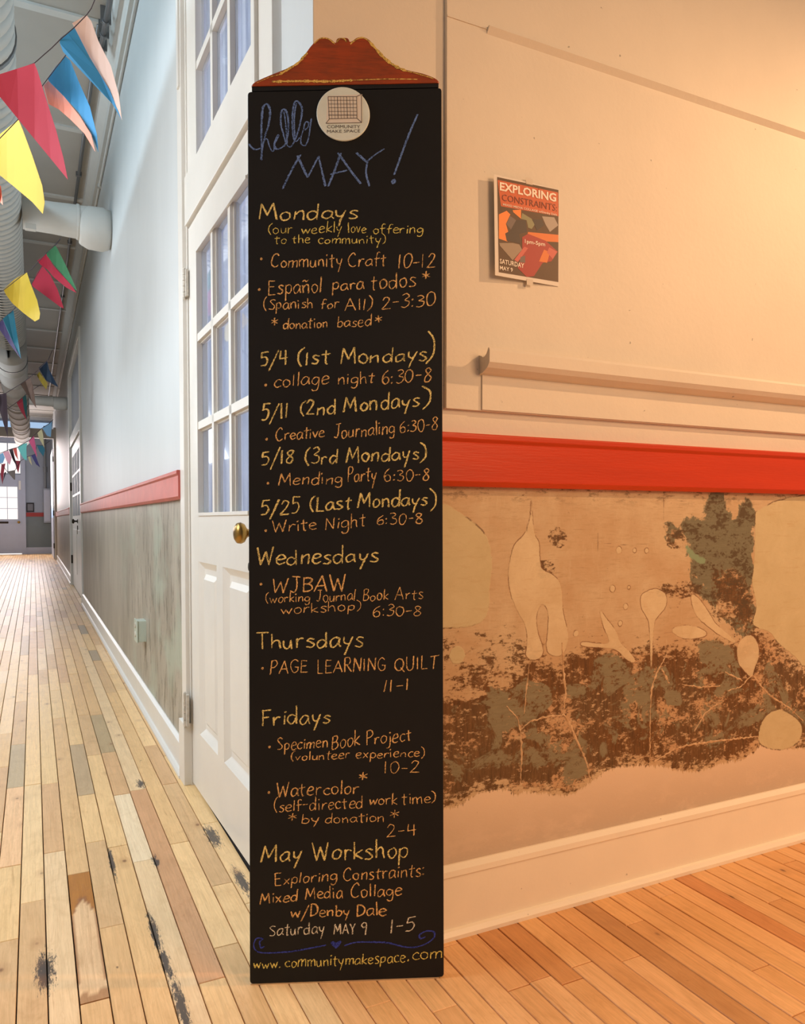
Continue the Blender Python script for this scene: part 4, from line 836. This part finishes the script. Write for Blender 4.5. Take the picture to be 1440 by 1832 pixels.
GL = {
'a': (4.6, ['s4,4.6 2.6,5.2 1,4 .5,2 1.2,.3 2.6,.6 3.8,2.5 4.1,4.8 4,2 4.6,.2']), 'b': (4.4, ['l.7,9 .7,.2', 's.8,3.6 2.2,5 3.9,3.8 3.9,1.6 2.6,.1 .8,.8']), 'c': (4, ['s3.8,4.4 2.4,5.2 .8,3.6 .8,1.4 2.2,.1 4,.9']),
'd': (4.8, ['s4,4 2.6,5 .9,3.8 .6,1.6 1.8,.1 3.4,1 4.1,3', 'l4.2,9.3 4.2,.1']), 'e': (4.3, ['s.8,2.7 2.4,2.9 3.9,3.6 3.2,5 1.7,5 .6,3.2 .8,1 2.2,0 4.1,.8']), 'f': (3.6, ['s3.6,8.4 2.4,9 1.6,7.4 1.5,4 1.5,-.2', 'l.2,4.6 3.4,4.9']),
'g': (4.6, ['s4,4.4 2.4,5.1 .8,3.8 .7,1.6 2.2,.6 3.8,2 4.1,4.6 4.2,0 3.4,-3 1.6,-3.4 .8,-2.2']), 'h': (4.4, ['l.8,9 .7,0', 's.8,3 2.2,4.9 3.5,4.3 3.7,2 4,0']), 'i': (1.8, ['l.9,4.8 1,.1', 'd.9,7']), 'j': (2.4, ['s1.6,4.8 1.7,0 1,-3 -.4,-2.8', 'd1.6,7']),
'k': (4.2, ['l.8,9 .8,0', 'l3.8,4.9 .9,2.4 4.1,.1']), 'l': (1.7, ['l.8,9 .9,.1']), 'm': (6.4, ['l.6,4.9 .7,.1', 's.7,3 1.9,4.8 3.1,4.3 3.2,0', 's3.3,3 4.6,4.8 5.7,4.3 6,0']), 'n': (4.4, ['l.6,4.9 .7,.1', 's.7,2.8 2.2,4.8 3.5,4.3 3.8,0']),
'ñ': (4.4, ['l.6,4.9 .7,.1', 's.7,2.8 2.2,4.8 3.5,4.3 3.8,0', 's.6,6.6 1.6,7.4 2.6,6.7 3.8,7.6']), 'o': (4.4, ['s2.3,5 .9,4 .6,2.2 1.4,.3 2.8,.1 3.9,1.6 3.8,3.8 2.3,5']), 'p': (4.4, ['l.8,4.8 .7,-3.6', 's.8,3.8 2.3,5 3.8,4 3.7,1.6 2.4,.3 .8,1.2']),
'r': (3.6, ['l.7,4.9 .8,.1', 's.8,2.8 2,4.8 3.5,4.6']), 's': (3.7, ['s3.5,4.6 2,5.1 .9,4 2.2,2.8 3.4,1.5 2.4,.1 .5,.5']), 't': (3.6, ['s1.8,8 1.7,3 1.9,.2 2.6,.1', 'l.2,5.4 3.5,5.7']), 'u': (4.4, ['s.6,4.9 .7,1.4 1.8,.1 3.2,1.2 3.6,4.8', 'l3.6,4.9 3.9,0']),
'v': (4, ['l.4,4.8 2,.1 3.8,4.9']), 'w': (6, ['l.4,4.8 1.6,.2 3,4 4.4,.2 5.8,4.9']), 'x': (4, ['l.5,4.8 3.7,.1', 'l3.7,4.9 .4,0']), 'y': (4.4, ['s.6,4.9 1,2.4 2.4,1.4 3.6,3', 'l4,5 2.4,-.6 1.6,-3.8']),
'A': (6, ['l.3,0 3,9 5.6,0', 'l1.3,3.2 4.8,3.4']), 'B': (5, ['l.8,9 .8,0', 's.8,8.9 3.4,8.9 4,7 2.8,5 .9,4.8 3.4,4.6 4.6,2.4 3.4,.3 .8,.1']), 'C': (5.6, ['s5,7.4 3.8,9 1.8,7.6 .7,4.6 1.3,1.4 3.2,0 5.2,1.2']), 'D': (5.4, ['l.9,9 .9,.1', 's.5,8.9 3.4,8.6 5,5.6 4.2,2 .9,.1']),
'E': (4.8, ['l4.3,8.8 .9,8.9 .8,.1 4.4,.2', 'l.8,4.8 3.8,4.9']), 'F': (4.8, ['l.9,9 1,0', 'l.9,8.8 4.6,9', 'l1,4.8 3.8,5']), 'G': (5.8, ['s5,7.6 3.2,9 1.1,7 .7,3.4 2.4,.2 4.8,1.2 5,3.8', 'l3.2,3.9 5.4,4']), 'I': (2, ['l1,8.6 1,0']), 'J': (4.6, ['l1.2,8.9 4.6,9', 's3.2,9 3.2,3 2.2,.3 .6,1.2']),
'L': (4.4, ['l.9,9 .9,.2 4.2,.3']), 'M': (7.2, ['l.5,0 1.4,8.8 3.6,2.4 5.8,9 6.6,0']), 'N': (5.8, ['l.7,0 .9,8.9 4.8,.3 5,9']), 'P': (4.8, ['l.9,8.8 .8,0', 's.8,8.7 3.4,9 4.4,7 3.2,4.8 .9,4.4']), 'Q': (6.4, ['s3.2,9 1,7 .7,3.4 2.4,.4 4.6,1.4 5.6,5 4.8,8.2 3.2,9', 'l3.8,2.6 6,-1.2']), 'R': (5, ['l.9,8.8 .8,0', 's.8,8.7 3.4,9 4.2,7 3.2,5 .9,4.6', 'l2,4.6 4.8,0']),
'S': (4.8, ['s4.4,8 2.8,9 1,7.4 2.2,5.2 4.2,3 3.2,.4 .6,.6']), 'T': (5.2, ['l.2,8.8 5.2,9', 'l2.7,8.8 2.6,0']), 'U': (5.2, ['s.7,8.8 .8,2 2.6,0 4.3,2 4.6,8.8']), 'W': (7.4, ['l.4,9 2,.2 3.8,7 5.4,.2 7,9.2']), 'Y': (5.2, ['l.4,9 2.6,4.6 5,9.2', 'l2.6,4.6 2.5,0']),
'0': (5, ['s2.6,9 1,7.4 .6,4 1.6,.4 3.4,.3 4.6,3.8 4.2,7.6 2.6,9']), '1': (2.2, ['l1.2,9 1,0']), '2': (5, ['s.7,7 2,9 3.8,8 3.4,5 .6,.3', 'l.6,.3 4.8,.4']), '3': (4.6, ['s.8,8.4 2.6,9 3.9,7.2 1.8,5 4,4 4,1.4 2.2,0 .5,.8']), '4': (5, ['l1.2,8.6 .8,3.6 4.8,4', 'l3.9,8.6 3.7,0']), '5': (4.6, ['l4.4,8.9 1.2,8.7 1,5.2', 's1,5.2 3.2,5.6 4.2,3.4 3,.4 .6,.2']),
'6': (4.8, ['s3.6,9 1.4,6.4 .7,2.8 2,.1 4,1 4.1,3.8 2.6,4.8 .9,3']), '8': (4.8, ['s4,7.6 2.6,9 1,7.6 2.2,5.4 4.2,3 3.4,.4 1.4,.3 .8,2.4 2.6,5 4,7.6']), '9': (4.6, ['s3.8,6.4 2.2,5 .8,6.6 2,8.9 3.8,8.4 3.8,5', 'l3.9,7 3.6,0']), '/': (4.6, ['l4.4,9.6 .3,-3']), '-': (3.8, ['l.5,4.3 3.4,4.5']), ':': (1.8, ['d.9,5.2', 'd.9,1']), '.': (1.8, ['d.9,.3']),
'(': (3, ['s2.8,9.6 1,7 .8,2.4 2.4,-1']), ')': (3, ['s.4,9.6 2.2,7 2.2,2 .4,-1.2']), '*': (4.4, ['l2.2,9 2.2,4.4', 'l.4,7.6 4,5.8', 'l.4,5.6 4,7.8']), ' ': (3.2, []), '!': (2, ['l1,9 1,2.4', 'd1,.2'])}
def word(mb, s, x0, x1, yl, yr, cap, w, T, heavy=False):
    """handwritten word between x0 and x1 on a baseline from yl to yr, cap height cap (all on the sign)"""
    tot = sum(GL[c][0]+.5 for c in s)-.5; sx = (x1-x0)/tot; x = 0; sy = cap/9.
    for c in s:
        wd, sts = GL[c]; j = rng.uniform(-.4, .4, 2); sl = rng.uniform(-.02, .11); hs = rng.uniform(.86, 1.12)
        for st in sts:
            k = st[0]; pts = [tuple(map(float, q.split(','))) for q in st[1:].split()]
            def tp(q):
                u = (x+q[0]+rng.uniform(-.16, .16)+j[0]*.5+sl*q[1])*sx; v = (q[1]*hs+rng.uniform(-.22, .22)+j[1])*sy; t = u/(x1-x0)
                return T((x0+u, yl+(yr-yl)*t-v))
            if k == 'd':
                cx, cy = pts[0]; L = [tp((cx+.35*math.cos(a_)*sy/sx, cy+.35*math.sin(a_))) for a_ in np.linspace(0, 5, 5)]; stroke(mb, L, w, False)
            else:
                L = [tp(q) for q in pts]; stroke(mb, L, w, k == 's')
                if heavy and rng.rand() < .75: stroke(mb, [(px+rng.uniform(-1.3, 1.3), py+rng.uniform(-.8, .8)) for px, py in L], w*.8, k == 's')
        x += wd+.5
TM = [lambda p, oy=oy: (430+p[0]/3.789, oy+p[1]/3.789) for oy in (40, 340, 590, 960, 1240, 1490)]
def para(label, colr, items, w=2.2, heavy=False):
    for it in items:
        mb = MB(); pg_, s, x0, x1, yl, yr, cap = it[:7]; T = TM[pg_]
        if s == '•':
            c_ = T((x0, yl)); stroke(mb, [(c_[0]+1.4*math.cos(a_), c_[1]+1.6*math.sin(a_)) for a_ in np.linspace(0, 6.3, 8)], 2.2, True)
            obj('chalk_bullet', mb, CH[colr], sign)['label'] = 'chalk bullet'
        else:
            word(mb, s, x0, x1, yl, yr, cap, w, T, heavy); obj('chalk_word', mb, CH[colr], sign)['label'] = label
Y = 'yellow chalk heading'; O = 'orange chalk line'
para(Y, 'y', [(1, 'Mondays', 120, 800, 203, 198, 100)], 3.1, True)
para('pale yellow chalk lines', 'p', [(1, '(our', 183, 355, 297, 292, 66), (1, 'weekly', 410, 692, 298, 286, 70), (1, 'love', 728, 852, 290, 288, 66), (1, 'offering', 897, 1238, 298, 292, 66), (1, 'to', 228, 312, 364, 362, 56), (1, 'the', 350, 474, 362, 360, 58), (1, 'community)', 522, 988, 366, 362, 60)], 1.8)
para(O, 'o', [(1, '•', 142, 0, 467, 0, 0), (1, 'Community', 200, 692, 525, 518, 92), (1, 'Craft', 725, 988, 520, 512, 92), (1, '10-12', 1060, 1322, 532, 524, 88)], 2.2)
para(O, 'o', [(1, '•', 128, 0, 675, 0, 0), (1, 'Español', 185, 552, 708, 692, 110), (1, 'para', 615, 840, 682, 668, 84), (1, 'todos', 880, 1188, 676, 655, 108), (1, '*', 1220, 1280, 650, 650, 96)], 2.4)
para(O, 'o', [(1, '(Spanish', 152, 492, 812, 800, 78), (1, 'for', 540, 665, 806, 800, 70), (1, 'All)', 705, 898, 818, 808, 86), (1, '2-3:30', 950, 1322, 812, 782, 88)], 2.1)
para(O, 'o', [(1, '*', 202, 256, 975, 975, 100), (1, 'donation', 285, 592, 942, 934, 72), (1, 'based', 650, 888, 930, 922, 76), (1, '*', 912, 966, 948, 948, 92)], 2.1)
para(Y, 'y', [(2, '5/4', 130, 326, 244, 234, 96), (2, '(1st', 375, 604, 240, 228, 96), (2, 'Mondays', 668, 1262, 230, 208, 100), (2, ')', 1244, 1316, 204, 204, 180)], 3.0, True)
para(O, 'o', [(2, '•', 172, 0, 375, 0, 0), (2, 'collage', 222, 602, 392, 366, 88), (2, 'night', 655, 906, 370, 360, 84), (2, '6:30-8', 950, 1295, 372, 350, 84)], 2.2)
para(Y, 'y', [(2, '5/11', 135, 328, 612, 596, 108), (2, '(2nd', 395, 646, 580, 572, 100), (2, 'Mondays', 693, 1212, 558, 524, 104), (2, ')', 1220, 1304, 515, 515, 140)], 3.0, True)
para(O, 'o', [(2, '•', 178, 0, 742, 0, 0), (2, 'Creative', 235, 572, 752, 728, 78), (2, 'Journaling', 630, 1048, 740, 702, 92), (2, '6:30-8', 1075, 1338, 698, 678, 80)], 2.2)
para(Y, 'y', [(2, '5/18', 140, 362, 922, 906, 98), (2, '(3rd', 430, 658, 912, 905, 98), (2, 'Mondays', 710, 1208, 900, 880, 100), (2, ')', 1206, 1268, 880, 880, 124)], 3.0, True)
para(O, 'o', [(2, '•', 187, 0, 1040, 0, 0), (2, 'Mending', 255, 692, 1058, 1042, 84), (2, 'Party', 725, 922, 1034, 1026, 96), (2, '6:30-8', 970, 1282, 1028, 1020, 78)], 2.2)
para(Y, 'y', [(2, '5/25', 132, 398, 1258, 1244, 104), (2, '(Last', 460, 752, 1232, 1214, 96), (2, 'Mondays', 790, 1266, 1208, 1190, 104), (2, ')', 1278, 1338, 1210, 1210, 124)], 3.0, True)
para(O, 'o', [(2, '•', 172, 0, 1362, 0, 0), (2, 'Write', 212, 522, 1378, 1354, 84), (2, 'Night', 570, 848, 1358, 1330, 88), (2, '6:30-8', 915, 1238, 1324, 1310, 72)], 2.2)
para(Y, 'y', [(3, 'Wednesdays', 105, 932, 196, 172, 112)], 3.0, True)
para(O, 'o', [(3, '•', 140, 0, 322, 0, 0), (3, 'WJBAW', 205, 716, 382, 366, 104)], 2.6, True)
para(O, 'o', [(3, '(working', 165, 472, 450, 440, 62), (3, 'Journal', 512, 780, 442, 432, 76), (3, 'Book', 825, 1002, 438, 428, 76), (3, 'Arts', 1045, 1238, 430, 424, 76), (3, 'workshop)', 270, 824, 524, 500, 68), (3, '6:30-8', 890, 1228, 542, 534, 72)], 1.9)
para(Y, 'y', [(3, 'Thursdays', 105, 832, 762, 742, 112)], 3.0, True)
para(O, 'o', [(3, '•', 150, 0, 893, 0, 0), (3, 'PAGE', 195, 458, 934, 924, 92), (3, 'LEARNING', 515, 988, 928, 906, 90), (3, 'QUILT', 1040, 1338, 914, 890, 94), (3, '11-1', 960, 1148, 1052, 1040, 78)], 2.2)
para(Y, 'y', [(4, 'Fridays', 135, 608, 222, 200, 106)], 3.0, True)
para(O, 'o', [(4, '•', 197, 0, 365, 0, 0), (4, 'Specimen', 245, 592, 388, 366, 86), (4, 'Book', 612, 812, 386, 346, 98), (4, 'Project', 850, 1158, 354, 322, 92)], 2.2)
para(O, 'o', [(4, '(volunteer', 335, 742, 460, 440, 58), (4, 'experience)', 780, 1252, 442, 430, 60), (4, '10-2', 970, 1216, 544, 538, 74)], 1.9)
para(O, 'o', [(4, '•', 193, 0, 673, 0, 0), (4, 'Watercolor', 240, 802, 708, 676, 90), (4, '*', 795, 862, 640, 640, 92)], 2.3)
para(O, 'o', [(4, '(self-directed', 220, 832, 804, 776, 82), (4, 'work', 868, 1066, 762, 750, 78), (4, 'time)', 1090, 1328, 754, 736, 78), (4, '*', 310, 376, 912, 912, 94), (4, 'by', 405, 536, 886, 880, 72), (4, 'donation', 568, 976, 882, 870, 62), (4, '*', 1005, 1076, 902, 902, 100), (4, '2-4', 985, 1192, 980, 965, 82)], 2.0)
para(Y, 'y', [(5, 'May', 135, 416, 204, 184, 116), (5, 'Workshop', 480, 1142, 188, 166, 122)], 3.0, True)
para(O, 'o', [(5, 'Exploring', 228, 656, 356, 320, 78), (5, 'Constraints:', 690, 1248, 324, 292, 88)], 2.2)
para(O, 'o', [(5, 'Mixed', 130, 388, 484, 462, 78), (5, 'Media', 437, 692, 452, 440, 82), (5, 'Collage', 740, 1096, 440, 424, 88)], 2.3)
para(O, 'o', [(5, 'w/Denby', 340, 742, 574, 560, 78), (5, 'Dale', 780, 992, 566, 556, 86)], 2.5, True)
para('off-white chalk line', 'w', [(5, 'Saturday', 192, 572, 698, 682, 78), (5, 'MAY', 628, 782, 686, 684, 64), (5, '9', 810, 858, 692, 692, 88), (5, '1-5', 1005, 1182, 682, 662, 86)], 2.3)
para('yellow chalk web address', 'p', [(5, 'www.', 88, 275, 922, 912, 68), (5, 'communitymakespace', 300, 1118, 912, 876, 80), (5, '.com', 1125, 1368, 868, 850, 84)], 2.2)
fz = MB()
for L in ([(160,770),(140,778),(130,740),(152,718),(112,714),(92,750),(100,790),(150,812),(300,808),(400,795),(580,760)], [(705,765),(780,742),(900,740),(1000,745),(1100,770),(1180,775),(1260,750),(1310,710),(1312,672),(1262,665),(1215,690),(1222,716),(1252,705)]):
    stroke(fz, [TM[5](p) for p in L], 3.2)
for k in range(5): stroke(fz, [TM[5]((x, y)) for x, y in [(648, 782-k*5), (618+k*5, 748), (628+k*3, 738+k*2), (648, 756-k), (668-k*3, 736+k*2), (680-k*4, 742), (650, 782-k*5)]], 2.4)
obj('chalk_flourish', fz, CH['v'], sign)['label'] = 'blue chalk scrolls with a heart'
TH_ = lambda p: (440+p[0]/8, 150+p[1]/8)
hl = MB()
for w_, L in ((3.6, [(228,1095),(225,900),(220,700),(228,500),(242,350),(290,288),(335,340),(345,440),(320,600),(270,760),(232,950),(215,1080)]), (2.8, [(45,865),(90,920),(140,940),(190,930),(230,900),(270,800),(310,800),(330,880),(370,960),(400,950),(405,850),(450,740),(468,745),(440,800),(412,860),(430,930),(500,920),(545,880)]),
              (3.0, [(545,900),(590,780),(608,600),(592,430),(540,362),(505,420),(500,580),(530,700),(580,860),(630,905),(680,850),(740,700),(790,500),(800,350),(750,262),(700,262),(670,400),(662,600),(680,780),(720,825),(770,770)]), (2.6, [(590,860),(580,700),(560,500),(540,400)]), (2.6, [(700,790),(690,500),(720,280)]),
              (2.6, [(820,660),(785,780),(792,860),(850,885),(890,800),(915,650),(935,500)]), (2.8, [(825,650),(850,550),(900,560),(890,620),(840,660)])):
    stroke(hl, [TH_(p) for p in L], w_)
    stroke(hl, [(TH_(p)[0]+rng.uniform(-.7, .7), TH_(p)[1]+rng.uniform(-.7, .7)) for p in L], w_*.6)
for L in ([(285,1130),(340,1015),(405,900)], [(385,905),(455,1052)], [(455,1052),(530,908)], [(528,908),(575,1112)], [(595,1112),(640,1000),(678,888)], [(660,885),(740,1000),(815,1095)], [(610,1030),(720,1005)], [(785,885),(850,945)], [(850,950),(910,900),(970,860)], [(862,945),(850,1020),(872,1112)], [(1200,625),(1130,790),(1040,1035)], [(1040,1065),(1048,1080),(1036,1092),(1028,1078),(1040,1065)]):
    stroke(hl, [T0(p) for p in L], 3.4); stroke(hl, [(T0(p)[0]+1.1, T0(p)[1]-.5) for p in L], 2.4)
obj('chalk_lettering', hl, CH['b'], sign)['label'] = 'blue chalk greeting at the top'
ed_ = MB()
def stroke_on(mb, L, w): 
    L = resample([to_board(*T0(p)) for p in cat(L, 4)], .0025)
    n0 = len(mb.v); ribbon(mb, L, w*PXM, .0022)
stroke_on(ed_, [(265,358),(330,318),(390,280),(432,235),(455,210)], 3.6)
stroke_on(ed_, [(500,148),(530,120),(562,110),(600,118),(640,150)], 1.9); stroke_on(ed_, [(655,140),(668,118),(700,113),(722,140)], 1.8); stroke_on(ed_, [(745,152),(785,120),(830,108),(870,130)], 2.2)
stroke_on(ed_, [(870,130),(915,180),(975,245),(1045,298),(1120,332)], 4.6); stroke_on(ed_, [(1110,330),(1200,352),(1310,385)], 1.6); stroke_on(ed_, [(215,406),(420,402),(600,404),(760,396)], 3.8); stroke_on(ed_, [(760,396),(1000,388),(1200,390)], 1.4); stroke_on(ed_, [(110,415),(200,375),(265,358)], 1.2)
obj('chalk_outline', ed_, CH['g'], sign)['label'] = 'gold chalk outline on the crest'

# round badge on the sign
bc = np.array(to_board(614, 205.5)); br_ = 46.6*PXM
badge = obj('badge', MB().lathe([(br_-.001, -.0005), (br_, .001), (br_, .0035), (br_-.001, .0045)], bp(*bc, 0), tuple(bN), 56), paint('badge_paint', (228, 236, 226), .5, .05, .1, 30), sign)
ink = plain('badge_ink', (84, 74, 66), .6)
lm = MB()
def bl_(p, q, w=.7):
    a_, b_ = np.array(to_board(*T0(p))), np.array(to_board(*T0(q))); t = (b_-a_)/np.linalg.norm(b_-a_); nr = np.array([-t[1], t[0]])*w*PXM/2
    lm.prism([bp(*(a_-nr), .0045), bp(*(b_-nr), .0045), bp(*(b_+nr), .0045), bp(*(a_+nr), .0045)], [bp(*(a_-nr), .0049), bp(*(b_-nr), .0049), bp(*(b_+nr), .0049), bp(*(a_+nr), .0049)])
wf = obj('badge_field', MB().prism([bp(*to_board(*T0(p)), .0045) for p in [(590,508),(825,495),(825,690),(582,694)]], [bp(*to_board(*T0(p)), .0047) for p in [(590,508),(825,495),(825,690),(582,694)]]), plain('badge_cream', (238, 228, 214)), badge)
for a_, b_ in [((595,512),(788,512)), ((788,512),(790,658)), ((790,658),(603,662)), ((603,662),(595,512)), ((580,693),(822,688)), ((580,693),(605,662)), ((822,688),(790,658)), ((820,495),(822,688)), ((788,512),(820,495))]: bl_(a_, b_, .8)
for k in range(1, 9): bl_((595+k*21, 514), (600+k*21, 660), .5 if k % 3 else .9)
for k in range(1, 6): bl_((597, 512+k*25), (789, 512+k*25), .5 if k != 5 else .9)
lm.v = [tuple(np.array(v)+bN*.0004) for v in lm.v]
obj('badge_drawing', lm, ink, badge)
fb = lambda q: bp(*to_board(*T0(q)), .0050)
place_text('lettering', 'COMMUNITY', (588, 726), (812, 726), 22, fb, ink, badge, 0)
place_text('lettering', 'MAKE SPACE', (588, 757), (812, 753), 20, fb, ink, badge, 0)
